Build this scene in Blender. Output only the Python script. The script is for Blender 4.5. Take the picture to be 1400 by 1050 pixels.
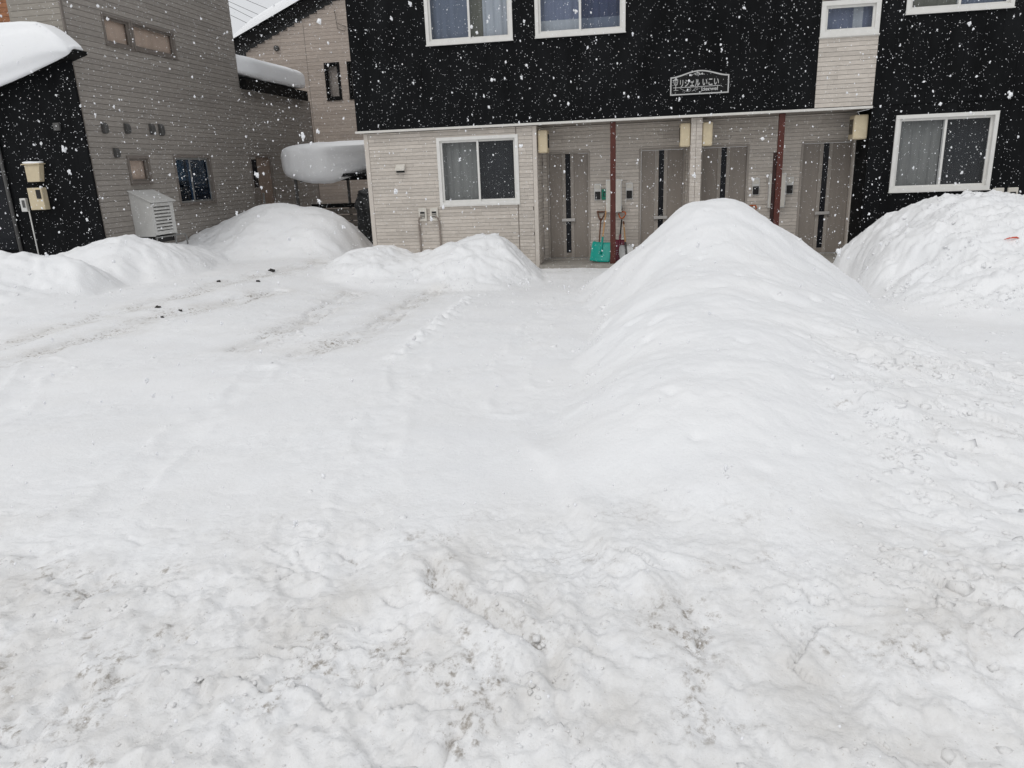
import bpy, bmesh, math, random
import numpy as np
from math import radians, sin, cos, pi
from mathutils import Vector, Matrix
random.seed(7)
SC = bpy.context.scene
COL = SC.collection
for o in list(bpy.data.objects): bpy.data.objects.remove(o, do_unlink=True)

# ------------------------------------------------------------------ camera, sky, sun, exposure
# world X runs along the apartment front (right), Y away from the street, Z up; eye 2.1 m above the porch
CAM_RT = Vector((0.98613897, 0.16145272, -0.03824852))
CAM_UP = Vector((-0.00936262, 0.28430171, 0.95868915))
CAM_FW = Vector((-0.16565709, 0.94504262, -0.28187261))
EYE = Vector((0, 0, 2.1))
cd = bpy.data.cameras.new('camera'); cam = bpy.data.objects.new('camera', cd); COL.objects.link(cam)
m3 = Matrix((CAM_RT, CAM_UP, -CAM_FW)).transposed()
cam.matrix_world = Matrix.Translation(EYE) @ m3.to_4x4()
cd.sensor_width = 36; cd.lens = 36 * 1003.57 / 1400; cd.clip_start = 0.05; cd.clip_end = 2000
SC.camera = cam

SUN_EL, SUN_AZ = radians(52), radians(205)        # soft light from high behind the camera, a little to its left
w = bpy.data.worlds.new('World'); SC.world = w; w.use_nodes = True
nt = w.node_tree; nt.nodes.clear()
out = nt.nodes.new('ShaderNodeOutputWorld'); bg = nt.nodes.new('ShaderNodeBackground')
sky = nt.nodes.new('ShaderNodeTexSky'); sky.sky_type = 'NISHITA'; sky.sun_disc = False
sky.sun_elevation = SUN_EL; sky.sun_rotation = SUN_AZ; sky.dust_density = 4; sky.air_density = 1
hs = nt.nodes.new('ShaderNodeHueSaturation'); hs.inputs['Saturation'].default_value = 0.15
mx = nt.nodes.new('ShaderNodeMix'); mx.data_type = 'RGBA'; mx.inputs[0].default_value = 0.82   # thick even cloud cover
mx.inputs[7].default_value = (7.6, 7.75, 8.0, 1)
nt.links.new(sky.outputs[0], hs.inputs['Color']); nt.links.new(hs.outputs[0], mx.inputs[6])
nt.links.new(mx.outputs[2], bg.inputs[0]); bg.inputs[1].default_value = 0.1
nt.links.new(bg.outputs[0], out.inputs[0])
sd = bpy.data.lights.new('sun', 'SUN'); so = bpy.data.objects.new('sun', sd); COL.objects.link(so)
sd.energy = 0.7; sd.angle = radians(30); sd.color = (1, 0.98, 0.95)
sdir = Vector((sin(SUN_AZ) * cos(SUN_EL), cos(SUN_AZ) * cos(SUN_EL), sin(SUN_EL)))
so.rotation_euler = sdir.to_track_quat('Z', 'Y').to_euler(); so.location = (0, 0, 30)
vs = SC.view_settings; vs.view_transform = 'Standard'; vs.look = 'None'; vs.gamma = 1; vs.use_curve_mapping = False
vs.exposure = 0.0

# ------------------------------------------------------------------ materials
def N(nt, t, **k):
    n = nt.nodes.new(t)
    for a, b in k.items(): setattr(n, a, b)
    return n
def mat(name, col, rough=0.6, var=0.12, vscale=6.0, bump=0.0, bscale=60.0, spec=0.3, metal=0.0, tint=False, rnd=0.0,
        stretch=(1, 1, 1), dirt=0.0, dirtcol=(0.2, 0.18, 0.15)):
    m = bpy.data.materials.new(name); m.use_nodes = True; nt = m.node_tree; L = nt.links
    p = nt.nodes['Principled BSDF']; p.inputs['Roughness'].default_value = rough
    p.inputs['Specular IOR Level'].default_value = spec; p.inputs['Metallic'].default_value = metal
    tc = N(nt, 'ShaderNodeTexCoord'); mp = N(nt, 'ShaderNodeMapping'); mp.inputs['Scale'].default_value = stretch
    geo = N(nt, 'ShaderNodeNewGeometry'); L.new(geo.outputs['Position'], mp.inputs[0])
    no = N(nt, 'ShaderNodeTexNoise'); no.inputs['Scale'].default_value = vscale; no.inputs['Detail'].default_value = 5
    L.new(mp.outputs[0], no.inputs['Vector'])
    mr = N(nt, 'ShaderNodeMapRange'); mr.inputs[1].default_value = 0.3; mr.inputs[2].default_value = 0.7
    mr.inputs[3].default_value = 1 - var; mr.inputs[4].default_value = 1 + var; L.new(no.outputs[0], mr.inputs[0])
    val = mr.outputs[0]
    if tint:
        at = N(nt, 'ShaderNodeAttribute', attribute_name='tint'); mu = N(nt, 'ShaderNodeMath', operation='MULTIPLY')
        L.new(val, mu.inputs[0]); L.new(at.outputs['Fac'], mu.inputs[1]); val = mu.outputs[0]
    if rnd:
        oi = N(nt, 'ShaderNodeObjectInfo'); r2 = N(nt, 'ShaderNodeMapRange'); L.new(oi.outputs['Random'], r2.inputs[0])
        r2.inputs[3].default_value = 1 - rnd; r2.inputs[4].default_value = 1 + rnd
        mu = N(nt, 'ShaderNodeMath', operation='MULTIPLY'); L.new(val, mu.inputs[0]); L.new(r2.outputs[0], mu.inputs[1]); val = mu.outputs[0]
    vm = N(nt, 'ShaderNodeVectorMath', operation='SCALE'); vm.inputs[0].default_value = col[:3]; L.new(val, vm.inputs['Scale'])
    colout = vm.outputs[0]
    if dirt:
        n2 = N(nt, 'ShaderNodeTexNoise'); n2.inputs['Scale'].default_value = 1.7; n2.inputs['Detail'].default_value = 8
        mp2 = N(nt, 'ShaderNodeMapping'); mp2.inputs['Scale'].default_value = (2.5, 2.5, 0.5)
        L.new(geo.outputs['Position'], mp2.inputs[0]); L.new(mp2.outputs[0], n2.inputs['Vector'])
        r3 = N(nt, 'ShaderNodeMapRange'); r3.inputs[1].default_value = 0.5; r3.inputs[2].default_value = 0.8; r3.inputs[4].default_value = dirt
        L.new(n2.outputs[0], r3.inputs[0])
        mi = N(nt, 'ShaderNodeMix', data_type='RGBA'); L.new(r3.outputs[0], mi.inputs[0]); L.new(colout, mi.inputs[6]); mi.inputs[7].default_value = (*dirtcol, 1)
        colout = mi.outputs[2]
    L.new(colout, p.inputs['Base Color'])
    if bump:
        nb = N(nt, 'ShaderNodeTexNoise'); nb.inputs['Scale'].default_value = bscale; nb.inputs['Detail'].default_value = 4
        L.new(mp.outputs[0], nb.inputs['Vector'])
        b = N(nt, 'ShaderNodeBump'); b.inputs['Strength'].default_value = bump; b.inputs['Distance'].default_value = 0.01
        L.new(nb.outputs[0], b.inputs['Height']); L.new(b.outputs[0], p.inputs['Normal'])
    return m
M = {}
M['beige'] = mat('beige_siding', (0.56, 0.51, 0.455), 0.75, 0.09, 9, 0.35, 90, tint=True, stretch=(1, 1, 5), dirt=0.18, dirtcol=(0.3, 0.26, 0.22))
M['beige_trim'] = mat('beige_trim', (0.58, 0.53, 0.475), 0.6, 0.05, 5)
M['backing'] = mat('wall_backing', (0.2, 0.18, 0.16), 0.9)
M['black'] = mat('black_cladding', (0.0085, 0.009, 0.0098), 0.7, 0.3, 3, 0.3, 120, spec=0.06, stretch=(1, 1, 0.4), tint=True)
M['blackback'] = mat('black_backing', (0.007, 0.0075, 0.008), 0.8)
M['grayboard'] = mat('gray_siding', (0.325, 0.297, 0.268), 0.75, 0.1, 8, 0.4, 80, rnd=0.08, stretch=(1, 1, 5), dirt=0.2, dirtcol=(0.22, 0.2, 0.18))
M['graytint'] = mat('gray_siding_front', (0.31, 0.285, 0.25), 0.75, 0.1, 8, 0.4, 80, tint=True, stretch=(1, 1, 5), dirt=0.2, dirtcol=(0.22, 0.2, 0.18))
M['taupe'] = mat('taupe_siding', (0.44, 0.375, 0.325), 0.75, 0.1, 6, 0.3, 80, tint=True, stretch=(1, 1, 5))
M['orange'] = mat('orange_brick', (0.36, 0.165, 0.085), 0.8, 0.15, 8, 0.4, 60, tint=True)
M['white'] = mat('white_window_frame', (0.72, 0.71, 0.68), 0.4, 0.04, 8, dirt=0.1, dirtcol=(0.5, 0.47, 0.42))
M['band'] = mat('white_drip_edge', (0.66, 0.64, 0.6), 0.45, 0.06, 6)
M['grayframe'] = mat('bronze_grey_frame', (0.2, 0.175, 0.155), 0.45, 0.08, 10)
M['steel'] = mat('silver_frame', (0.3, 0.3, 0.29), 0.35, 0.06, 10, metal=0.3)
M['blackframe'] = mat('black_frame', (0.009, 0.009, 0.009), 0.6, 0.1, 10, spec=0.08)
M['maroonblack'] = mat('dark_downpipe', (0.03, 0.012, 0.01), 0.5, 0.2, 10)
M['door'] = mat('taupe_door', (0.26, 0.228, 0.198), 0.5, 0.06, 14, 0.15, 150, stretch=(1, 1, 0.1))
M['stile'] = mat('door_stile', (0.33, 0.295, 0.26), 0.45, 0.05, 10)
M['sidedoor'] = mat('brown_side_door', (0.27, 0.205, 0.165), 0.5, 0.12, 12, stretch=(1, 1, 0.2))
M['chrome'] = mat('door_handle', (0.45, 0.43, 0.41), 0.3, 0.04, 10, metal=0.6)
M['post'] = mat('redbrown_post', (0.09, 0.026, 0.019), 0.45, 0.15, 9, dirt=0.3, dirtcol=(0.05, 0.02, 0.016))
M['cream'] = mat('cream_plastic', (0.6, 0.51, 0.35), 0.5, 0.06, 10, dirt=0.15, dirtcol=(0.45, 0.36, 0.24))
M['creampale'] = mat('pale_plastic', (0.6, 0.57, 0.51), 0.5, 0.05, 10)
M['palegray'] = mat('painted_metal', (0.64, 0.635, 0.61), 0.45, 0.05, 8, dirt=0.15, dirtcol=(0.3, 0.28, 0.25))
M['conduit'] = mat('conduit', (0.27, 0.23, 0.2), 0.6, 0.1, 12)
M['darkslot'] = mat('dark_slot', (0.02, 0.02, 0.02), 0.5)
M['greyvent'] = mat('dark_grey_vent', (0.09, 0.088, 0.085), 0.5, 0.1, 10)
M['room'] = mat('room_interior', (0.09, 0.085, 0.08), 0.9)
M['concrete'] = mat('porch_concrete', (0.3, 0.28, 0.25), 0.85, 0.15, 12, 0.5, 60)
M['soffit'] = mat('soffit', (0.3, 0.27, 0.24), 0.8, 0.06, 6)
M['teal'] = mat('teal_plastic', (0.0, 0.3, 0.24), 0.45, 0.08, 14, dirt=0.12, dirtcol=(0.4, 0.5, 0.5))
M['maroon'] = mat('maroon_plastic', (0.13, 0.018, 0.035), 0.45, 0.1, 14)
M['alu'] = mat('grey_blade', (0.42, 0.42, 0.41), 0.4, 0.12, 12, metal=0.3)
M['wood'] = mat('shaft_wood', (0.5, 0.29, 0.14), 0.55, 0.15, 20, stretch=(4, 4, 0.4))
M['brownwood'] = mat('old_wood', (0.14, 0.065, 0.04), 0.6, 0.2, 20)
M['orangeplastic'] = mat('orange_plastic', (0.5, 0.12, 0.03), 0.45, 0.08, 14)
M['blackplastic'] = mat('black_plastic', (0.015, 0.014, 0.014), 0.45)
M['green'] = mat('green_card', (0.02, 0.2, 0.13), 0.5, 0.08, 20)
M['signblack'] = mat('sign_face', (0.004, 0.004, 0.004), 0.3, spec=0.25)
M['silver'] = mat('sign_letters', (0.5, 0.5, 0.49), 0.4, 0.03)
M['clod'] = mat('dirty_ice', (0.035, 0.032, 0.03), 0.8, 0.6, 30, 0.8, 60)
M['tarp'] = mat('black_tarp', (0.016, 0.017, 0.018), 0.45, 0.3, 12, 0.6, 25)
M['redplastic'] = mat('red_strip', (0.6, 0.1, 0.06), 0.5)
M['rackwood'] = mat('weathered_boards', (0.13, 0.115, 0.1), 0.8, 0.2, 10, 0.3, 60)
M['wire'] = mat('power_cable', (0.1, 0.1, 0.1), 0.6)
def curtain_mat(name, c):
    m = mat(name, c, 0.9, 0.12, 4, stretch=(3, 1, 0.3)); return m
M['lace'] = curtain_mat('lace_curtain', (0.25, 0.25, 0.235))
M['bluecur'] = curtain_mat('blue_curtain', (0.19, 0.22, 0.31))
M['greyblue'] = curtain_mat('grey_blue_curtain', (0.16, 0.19, 0.25))
M['navycur'] = curtain_mat('navy_curtain', (0.055, 0.07, 0.13))
M['palecur'] = curtain_mat('pale_curtain', (0.45, 0.48, 0.52))
M['darkcur'] = curtain_mat('dark_curtain', (0.025, 0.027, 0.03))
M['tanblind'] = curtain_mat('tan_blind', (0.75, 0.57, 0.45))
M['olive'] = curtain_mat('olive_curtain', (0.16, 0.16, 0.13))
def glass(name, tintc=(0.92, 0.93, 0.94), k=1.5):
    m = bpy.data.materials.new(name); m.use_nodes = True; nt = m.node_tree; nt.nodes.remove(nt.nodes['Principled BSDF'])
    o = nt.nodes['Material Output']; tr = N(nt, 'ShaderNodeBsdfTransparent'); tr.inputs[0].default_value = (*tintc, 1)
    gl = N(nt, 'ShaderNodeBsdfGlossy'); gl.inputs['Roughness'].default_value = 0.015
    lw = N(nt, 'ShaderNodeLayerWeight'); pw = N(nt, 'ShaderNodeMath', operation='POWER'); nt.links.new(lw.outputs['Facing'], pw.inputs[0]); pw.inputs[1].default_value = 5
    fr = N(nt, 'ShaderNodeMath', operation='MULTIPLY_ADD'); nt.links.new(pw.outputs[0], fr.inputs[0]); fr.inputs[1].default_value = 0.9; fr.inputs[2].default_value = 0.02
    no = N(nt, 'ShaderNodeTexNoise'); no.inputs['Scale'].default_value = 1.3
    b = N(nt, 'ShaderNodeBump'); b.inputs['Strength'].default_value = 0.04; b.inputs['Distance'].default_value = 0.05
    geo = N(nt, 'ShaderNodeNewGeometry'); nt.links.new(geo.outputs['Position'], no.inputs['Vector']); nt.links.new(no.outputs[0], b.inputs['Height'])
    nt.links.new(b.outputs[0], gl.inputs['Normal'])
    mi = N(nt, 'ShaderNodeMixShader'); nt.links.new(fr.outputs[0], mi.inputs[0]); nt.links.new(tr.outputs[0], mi.inputs[1]); nt.links.new(gl.outputs[0], mi.inputs[2])
    nt.links.new(mi.outputs[0], o.inputs[0]); return m
M['glass'] = glass('window_glass')
M['glassblue'] = glass('window_glass_blue', (0.55, 0.7, 0.85))
M['slotglass'] = mat('dark_door_glass', (0.006, 0.007, 0.01), 0.06, spec=0.22)

def snow_mat(name, ground=False):
    m = bpy.data.materials.new(name); m.use_nodes = True; nt = m.node_tree; L = nt.links
    p = nt.nodes['Principled BSDF']; p.inputs['Roughness'].default_value = 0.65; p.inputs['Specular IOR Level'].default_value = 0.15
    geo = N(nt, 'ShaderNodeNewGeometry')
    def noise(scale, det=4, st=None, rough=0.55):
        n = N(nt, 'ShaderNodeTexNoise'); n.inputs['Scale'].default_value = scale; n.inputs['Detail'].default_value = det; n.inputs['Roughness'].default_value = rough
        if st:
            mp = N(nt, 'ShaderNodeMapping'); mp.inputs['Scale'].default_value = st; L.new(geo.outputs['Position'], mp.inputs[0]); L.new(mp.outputs[0], n.inputs['Vector'])
        else: L.new(geo.outputs['Position'], n.inputs['Vector'])
        return n.outputs[0]
    def rng(v, a, b, c, d):
        r = N(nt, 'ShaderNodeMapRange'); r.inputs[1].default_value = a; r.inputs[2].default_value = b; r.inputs[3].default_value = c; r.inputs[4].default_value = d
        L.new(v, r.inputs[0]); return r.outputs[0]
    def math_(op, a, b):
        q = N(nt, 'ShaderNodeMath', operation=op)
        for i, v in enumerate((a, b)):
            if isinstance(v, (int, float)): q.inputs[i].default_value = v
            else: L.new(v, q.inputs[i])
        return q.outputs[0]
    base = N(nt, 'ShaderNodeMix', data_type='RGBA'); L.new(rng(noise(1.1), 0.3, 0.7, 0, 1), base.inputs[0])
    base.inputs[6].default_value = (0.855, 0.862, 0.872, 1) if ground else (0.89, 0.9, 0.915, 1); base.inputs[7].default_value = (0.885, 0.887, 0.89, 1) if ground else (0.92, 0.925, 0.93, 1)
    colr = base.outputs[2]
    if ground:
        at = N(nt, 'ShaderNodeAttribute', attribute_name='dirt'); at2 = N(nt, 'ShaderNodeAttribute', attribute_name='rough')
        # compacted grey-beige snow under traffic
        d1 = math_('MULTIPLY', at2.outputs['Fac'], rng(noise(2.4, 7, (1, 0.8, 1), 0.68), 0.4, 0.7, 0.12, 0.85))
        mA = N(nt, 'ShaderNodeMix', data_type='RGBA'); L.new(d1, mA.inputs[0]); L.new(colr, mA.inputs[6]); mA.inputs[7].default_value = (0.655, 0.635, 0.605, 1)
        sp = math_('MULTIPLY', at.outputs['Fac'], rng(noise(24, 7, (1, 0.8, 1), 0.74), 0.5, 0.64, 0, 1))
        mB = N(nt, 'ShaderNodeMix', data_type='RGBA'); L.new(math_('MINIMUM', sp, 0.88), mB.inputs[0]); L.new(mA.outputs[2], mB.inputs[6]); mB.inputs[7].default_value = (0.27, 0.235, 0.195, 1)
        # fine grit
        g = math_('MULTIPLY', rng(noise(75, 3, None, 0.6), 0.655, 0.72, 0, 0.6), at2.outputs['Fac'])
        mC = N(nt, 'ShaderNodeMix', data_type='RGBA'); L.new(g, mC.inputs[0]); L.new(mB.outputs[2], mC.inputs[6]); mC.inputs[7].default_value = (0.42, 0.38, 0.33, 1)
        colr = mC.outputs[2]
    L.new(colr, p.inputs['Base Color'])
    h = math_('ADD', math_('MULTIPLY', noise(38, 5, None, 0.6), 0.6), math_('MULTIPLY', noise(150, 3), 0.12))
    b = N(nt, 'ShaderNodeBump'); b.inputs['Strength'].default_value = 0.5 if ground else 0.15; b.inputs['Distance'].default_value = 0.02
    L.new(h, b.inputs['Height']); L.new(b.outputs[0], p.inputs['Normal'])
    return m
M['snow'] = snow_mat('soft_snow'); M['snowground'] = snow_mat('packed_snow', True)

# ------------------------------------------------------------------ object helpers
def link(name, me, m=None, parent=None):
    o = bpy.data.objects.new(name, me); COL.objects.link(o)
    if m is not None: me.materials.append(M[m] if isinstance(m, str) else m)
    if parent is not None: o.parent = parent; o.matrix_parent_inverse = parent.matrix_world.inverted() if False else Matrix.Translation(-parent.location)
    return o
def tag(o, label, cat, group=None):
    o['label'] = label; o['category'] = cat
    if group: o['group'] = group
    return o
def thing(name, loc, label, cat, group=None):
    o = bpy.data.objects.new(name, None); COL.objects.link(o); o.location = loc; o.empty_display_size = 0.2
    return tag(o, label, cat, group)
class MB:
    """collects faces in world coordinates; build() links them as one mesh"""
    def __init__(s): s.v = []; s.f = []; s.t = []; s.sm = []
    def add(s, vs, fs, t=1.0, smooth=False):
        k = len(s.v); s.v += [tuple(v) for v in vs]
        for f in fs: s.f.append(tuple(i + k for i in f)); s.t.append(t); s.sm.append(smooth)
    def box(s, x0, x1, y0, y1, z0, z1, t=1.0):
        if x0 > x1: x0, x1 = x1, x0
        if y0 > y1: y0, y1 = y1, y0
        if z0 > z1: z0, z1 = z1, z0
        s.add([(x0, y0, z0), (x1, y0, z0), (x1, y1, z0), (x0, y1, z0), (x0, y0, z1), (x1, y0, z1), (x1, y1, z1), (x0, y1, z1)],
              [(0, 3, 2, 1), (4, 5, 6, 7), (0, 1, 5, 4), (1, 2, 6, 5), (2, 3, 7, 6), (3, 0, 4, 7)], t)
    def poly_prism(s, pts, d):        # pts: 3D polygon, d: extrusion vector
        n = len(pts); a = [Vector(p) for p in pts]; b = [p + Vector(d) for p in a]
        s.add(a + b, [tuple(range(n)), tuple(range(2 * n - 1, n - 1, -1))] + [(i, i + n, (i + 1) % n + n, (i + 1) % n) for i in range(n)])
    def tube(s, pts, r, n=8, cap=True):
        pts = [Vector(p) for p in pts]; rs = r if isinstance(r, (list, tuple)) else [r] * len(pts)
        rings = []
        up = Vector((0.123, 0.31, 0.94)).normalized()
        for i, p in enumerate(pts):
            d = (pts[min(i + 1, len(pts) - 1)] - pts[max(i - 1, 0)]).normalized()
            if abs(d.dot(up)) > 0.97: u = d.cross(Vector((1, 0, 0))).normalized()
            else: u = d.cross(up).normalized()
            v = d.cross(u)
            rings.append([p + (u * cos(2 * pi * k / n) + v * sin(2 * pi * k / n)) * rs[i] for k in range(n)])
        vs = [q for rr in rings for q in rr]; fs = []
        for i in range(len(pts) - 1):
            for k in range(n): fs.append((i * n + k, i * n + (k + 1) % n, (i + 1) * n + (k + 1) % n, (i + 1) * n + k))
        if cap: fs += [tuple(range(n - 1, -1, -1)), tuple((len(pts) - 1) * n + k for k in range(n))]
        s.add(vs, fs, 1.0, True)
    def build(s, name, m, parent=None, bevel=0.0):
        me = bpy.data.meshes.new(name); me.from_pydata(s.v, [], s.f)
        a = me.attributes.new('tint', 'FLOAT', 'FACE'); a.data.foreach_set('value', s.t)
        me.polygons.foreach_set('use_smooth', s.sm)
        bm = bmesh.new(); bm.from_mesh(me); bmesh.ops.recalc_face_normals(bm, faces=bm.faces); bm.to_mesh(me); bm.free()
        me.update()
        o = link(name, me, m, parent)
        if bevel:
            b = o.modifiers.new('bevel', 'BEVEL'); b.width = bevel; b.segments = 2; b.limit_method = 'ANGLE'
        return o
def bx(name, m, parent, *a, bevel=0.0):
    q = MB(); q.box(*a); return q.build(name, m, parent, bevel)

# mapping for walls: front wall (plane Y=c, outward -Y, along X) or side wall (plane X=c, outward +X, along Y)
def mfront(c): return lambda a0, a1, d0, d1, z0, z1: (a0, a1, c - d1, c - d0, z0, z1)
def mside(c): return lambda a0, a1, d0, d1, z0, z1: (c + d0, c + d1, a0, a1, z0, z1)
def mleft(c): return lambda a0, a1, d0, d1, z0, z1: (c - d1, c - d0, a0, a1, z0, z1)

def pieces(a0, a1, z0, z1, ops):
    """rectangle minus openings -> list of rectangles"""
    zs = sorted({z0, z1, *[min(max(o[k], z0), z1) for o in ops for k in (2, 3)]})
    res = []
    for za, zb in zip(zs[:-1], zs[1:]):
        if zb - za < 1e-5: continue
        zc = (za + zb) / 2; iv = [(a0, a1)]
        for o in ops:
            if o[2] < zc < o[3]:
                nv = []
                for p, q in iv:
                    if o[1] <= p or o[0] >= q: nv.append((p, q)); continue
                    if o[0] > p: nv.append((p, o[0]))
                    if o[1] < q: nv.append((o[1], q))
                iv = nv
        res += [(p, q, za, zb) for p, q in iv if q - p > 0.004]
    return res
def backing(name, mp, a0, a1, z0, z1, ops, m, parent, d=(-0.14, 0.0)):
    q = MB()
    for p in pieces(a0, a1, z0, z1, ops): q.box(*mp(p[0], p[1], d[0], d[1], p[2], p[3]))
    return q.build(name, m, parent)
def siding(name, mp, a0, a1, z0, z1, ops, m, parent, pitch=0.076, seg=(0.3, 0.95), depth=0.012, gap=0.006, jit=0.004, tj=0.09, topf=None, rs=1):
    """horizontal courses broken into random lengths; every piece is its own little block"""
    rnd = random.Random(rs); q = MB(); z = z0; k = 0
    while z < z1 - 0.01:
        zt = min(z + pitch, z1); a = a0 - rnd.random() * seg[1]
        while a < a1:
            b = a + rnd.uniform(*seg); dd = depth + rnd.random() * jit; t = 1 + rnd.uniform(-tj, tj)
            p0, p1 = max(a, a0), min(b, a1)
            if topf:
                lim = topf(zt); p0, p1 = max(p0, lim[0]), min(p1, lim[1])
            if p1 - p0 > 0.02:
                for r in pieces(p0, p1, z + gap, zt, ops): q.box(*mp(r[0] + 0.001, r[1] - 0.001, 0, dd, r[2], r[3]), t)
            a = b
        z += pitch
    o = q.build(name, m, parent); o['kind'] = 'stuff'; return o

def window(parent, mp, a0, a1, z0, z1, frame='white', fw=0.06, sash=2, sashm=None, proud=0.035, curtains=(), room=True, gl='glass', cdepth=-0.17, split=0.5):
    """sliding window: outer frame, sashes (> pane), curtain sheets, dark room behind. parent > window > sub-parts"""
    sashm = sashm or frame
    q = MB()
    for r in ((a0, a1, z0, z0 + fw), (a0, a1, z1 - fw, z1), (a0, a0 + fw, z0 + fw, z1 - fw), (a1 - fw, a1, z0 + fw, z1 - fw)):
        q.box(*mp(r[0], r[1], -0.1, proud, r[2], r[3]))
    win = q.build('window', frame, parent, 0.004)
    ia, ib, ja, jb = a0 + fw, a1 - fw, z0 + fw, z1 - fw
    mid = ia + (ib - ia) * split
    cells = [(ia, ib)] if sash == 1 else [(ia, mid + 0.025), (mid - 0.025, ib)]
    for i, (p, r) in enumerate(cells):
        d = -0.01 - 0.035 * (i == 1); st = 0.042
        q = MB()
        for s in ((p, r, ja, ja + st), (p, r, jb - st, jb), (p, p + st, ja + st, jb - st), (r - st, r, ja + st, jb - st)):
            q.box(*mp(s[0], s[1], d - 0.03, d, s[2], s[3]))
        q.build('sash', sashm, win, 0.002)
        bx('pane', gl, win, *mp(p + st, r - st, d - 0.019, d - 0.012, ja + st, jb - st))
    if proud > 0.02: bx('sill', frame, win, *mp(a0 - 0.01, a1 + 0.01, 0.0, proud + 0.025, z0 - 0.018, z0 - 0.001))
    for (p, r, za, zb, cm, wav) in curtains:
        p, r = ia + (ib - ia) * p, ia + (ib - ia) * r; za, zb = ja + (jb - ja) * za, ja + (jb - ja) * zb
        n = 60; vs = []; fs = []; rr = random.Random(int(p * 97 + r * 31)); ph = rr.random() * 6
        for k in range(n + 1):
            a = p + (r - p) * k / n; d = cdepth + wav * sin(a * 38 + ph) + wav * 0.5 * sin(a * 71 + 1)
            for zz in (za, zb):
                x0, x1, y0, y1, zq, _ = mp(a, a, d, d, zz, zz); vs.append((x0, y0, zq))
        for k in range(n): fs.append((2 * k, 2 * k + 2, 2 * k + 3, 2 * k + 1))
        q = MB(); q.add(vs, fs, 1.0, True); q.build('curtain', cm, win)
    if room:
        q = MB(); D = -1.3
        for r in ((a0, a1, D - 0.02, D, z0, z1), (a0 - 0.02, a0, D, -0.105, z0, z1), (a1, a1 + 0.02, D, -0.105, z0, z1), (a0, a1, D, -0.105, z0 - 0.02, z0), (a0, a1, D, -0.105, z1, z1 + 0.02)):
            q.box(*mp(r[0], r[1], r[2], r[3], r[4], r[5]))
        q.build('room_interior', 'room', win)
    return win

# ------------------------------------------------------------------ numpy noise
def _hash(ix, iy, seed):
    h = (ix.astype(np.int64) * 374761393 + iy.astype(np.int64) * 668265263 + seed * 1274126177) & 0xffffffff
    h = ((h ^ (h >> 13)) * 1274126177) & 0xffffffff
    return ((h ^ (h >> 16)) & 0xffffffff) / 4294967295.0
def perlin(x, y, seed=0):
    x0 = np.floor(x); y0 = np.floor(y); fx = x - x0; fy = y - y0
    u = fx * fx * fx * (fx * (fx * 6 - 15) + 10); v = fy * fy * fy * (fy * (fy * 6 - 15) + 10)
    def g(ix, iy, dx, dy):
        a = _hash(ix, iy, seed) * 2 * pi; return np.cos(a) * dx + np.sin(a) * dy
    n00 = g(x0, y0, fx, fy); n10 = g(x0 + 1, y0, fx - 1, fy); n01 = g(x0, y0 + 1, fx, fy - 1); n11 = g(x0 + 1, y0 + 1, fx - 1, fy - 1)
    return (n00 * (1 - u) + n10 * u) * (1 - v) + (n01 * (1 - u) + n11 * u) * v
def fbm(x, y, oct=4, seed=0, gain=0.5):
    s = 0; a = 1; 
    for i in range(oct): s = s + a * perlin(x * 2 ** i + 17.3 * i, y * 2 ** i - 9.1 * i, seed + i); a *= gain
    return s
def cells(x, y, seed=0):
    """distance to nearest feature point and that point's random value"""
    x0 = np.floor(x); y0 = np.floor(y); best = np.full(x.shape, 9.0); val = np.zeros(x.shape)
    for i in (-1, 0, 1):
        for j in (-1, 0, 1):
            cx = x0 + i; cy = y0 + j; px = cx + _hash(cx, cy, seed); py = cy + _hash(cx, cy, seed + 5)
            d = np.hypot(px - x, py - y); m = d < best; best = np.where(m, d, best); val = np.where(m, _hash(cx, cy, seed + 9), val)
    return best, val
def sstep(a, b, x): t = np.clip((x - a) / (b - a), 0, 1); return t * t * (3 - 2 * t)
def seg_dist(x, y, pts):
    best = np.full(x.shape, 1e9)
    for (ax, ay), (bx_, by) in zip(pts[:-1], pts[1:]):
        dx, dy = bx_ - ax, by - ay; t = np.clip(((x - ax) * dx + (y - ay) * dy) / (dx * dx + dy * dy), 0, 1)
        best = np.minimum(best, np.hypot(x - ax - t * dx, y - ay - t * dy))
    return best
def tps(pts, x, y):
    P = np.array(pts, float); n = len(P)
    def U(r2): return 0.5 * r2 * np.log(r2 + 1e-9)
    d2 = (P[:, None, 0] - P[None, :, 0]) ** 2 + (P[:, None, 1] - P[None, :, 1]) ** 2
    A = np.zeros((n + 3, n + 3)); A[:n, :n] = U(d2) + np.eye(n) * 0.01; A[:n, n] = 1; A[:n, n + 1:] = P[:, :2]; A[n, :n] = 1; A[n + 1:, :n] = P[:, :2].T
    b = np.zeros(n + 3); b[:n] = P[:, 2]; c = np.linalg.solve(A, b)
    r = c[n] + c[n + 1] * x + c[n + 2] * y
    for i in range(n): r = r + c[i] * U((x - P[i, 0]) ** 2 + (y - P[i, 1]) ** 2)
    return r

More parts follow.
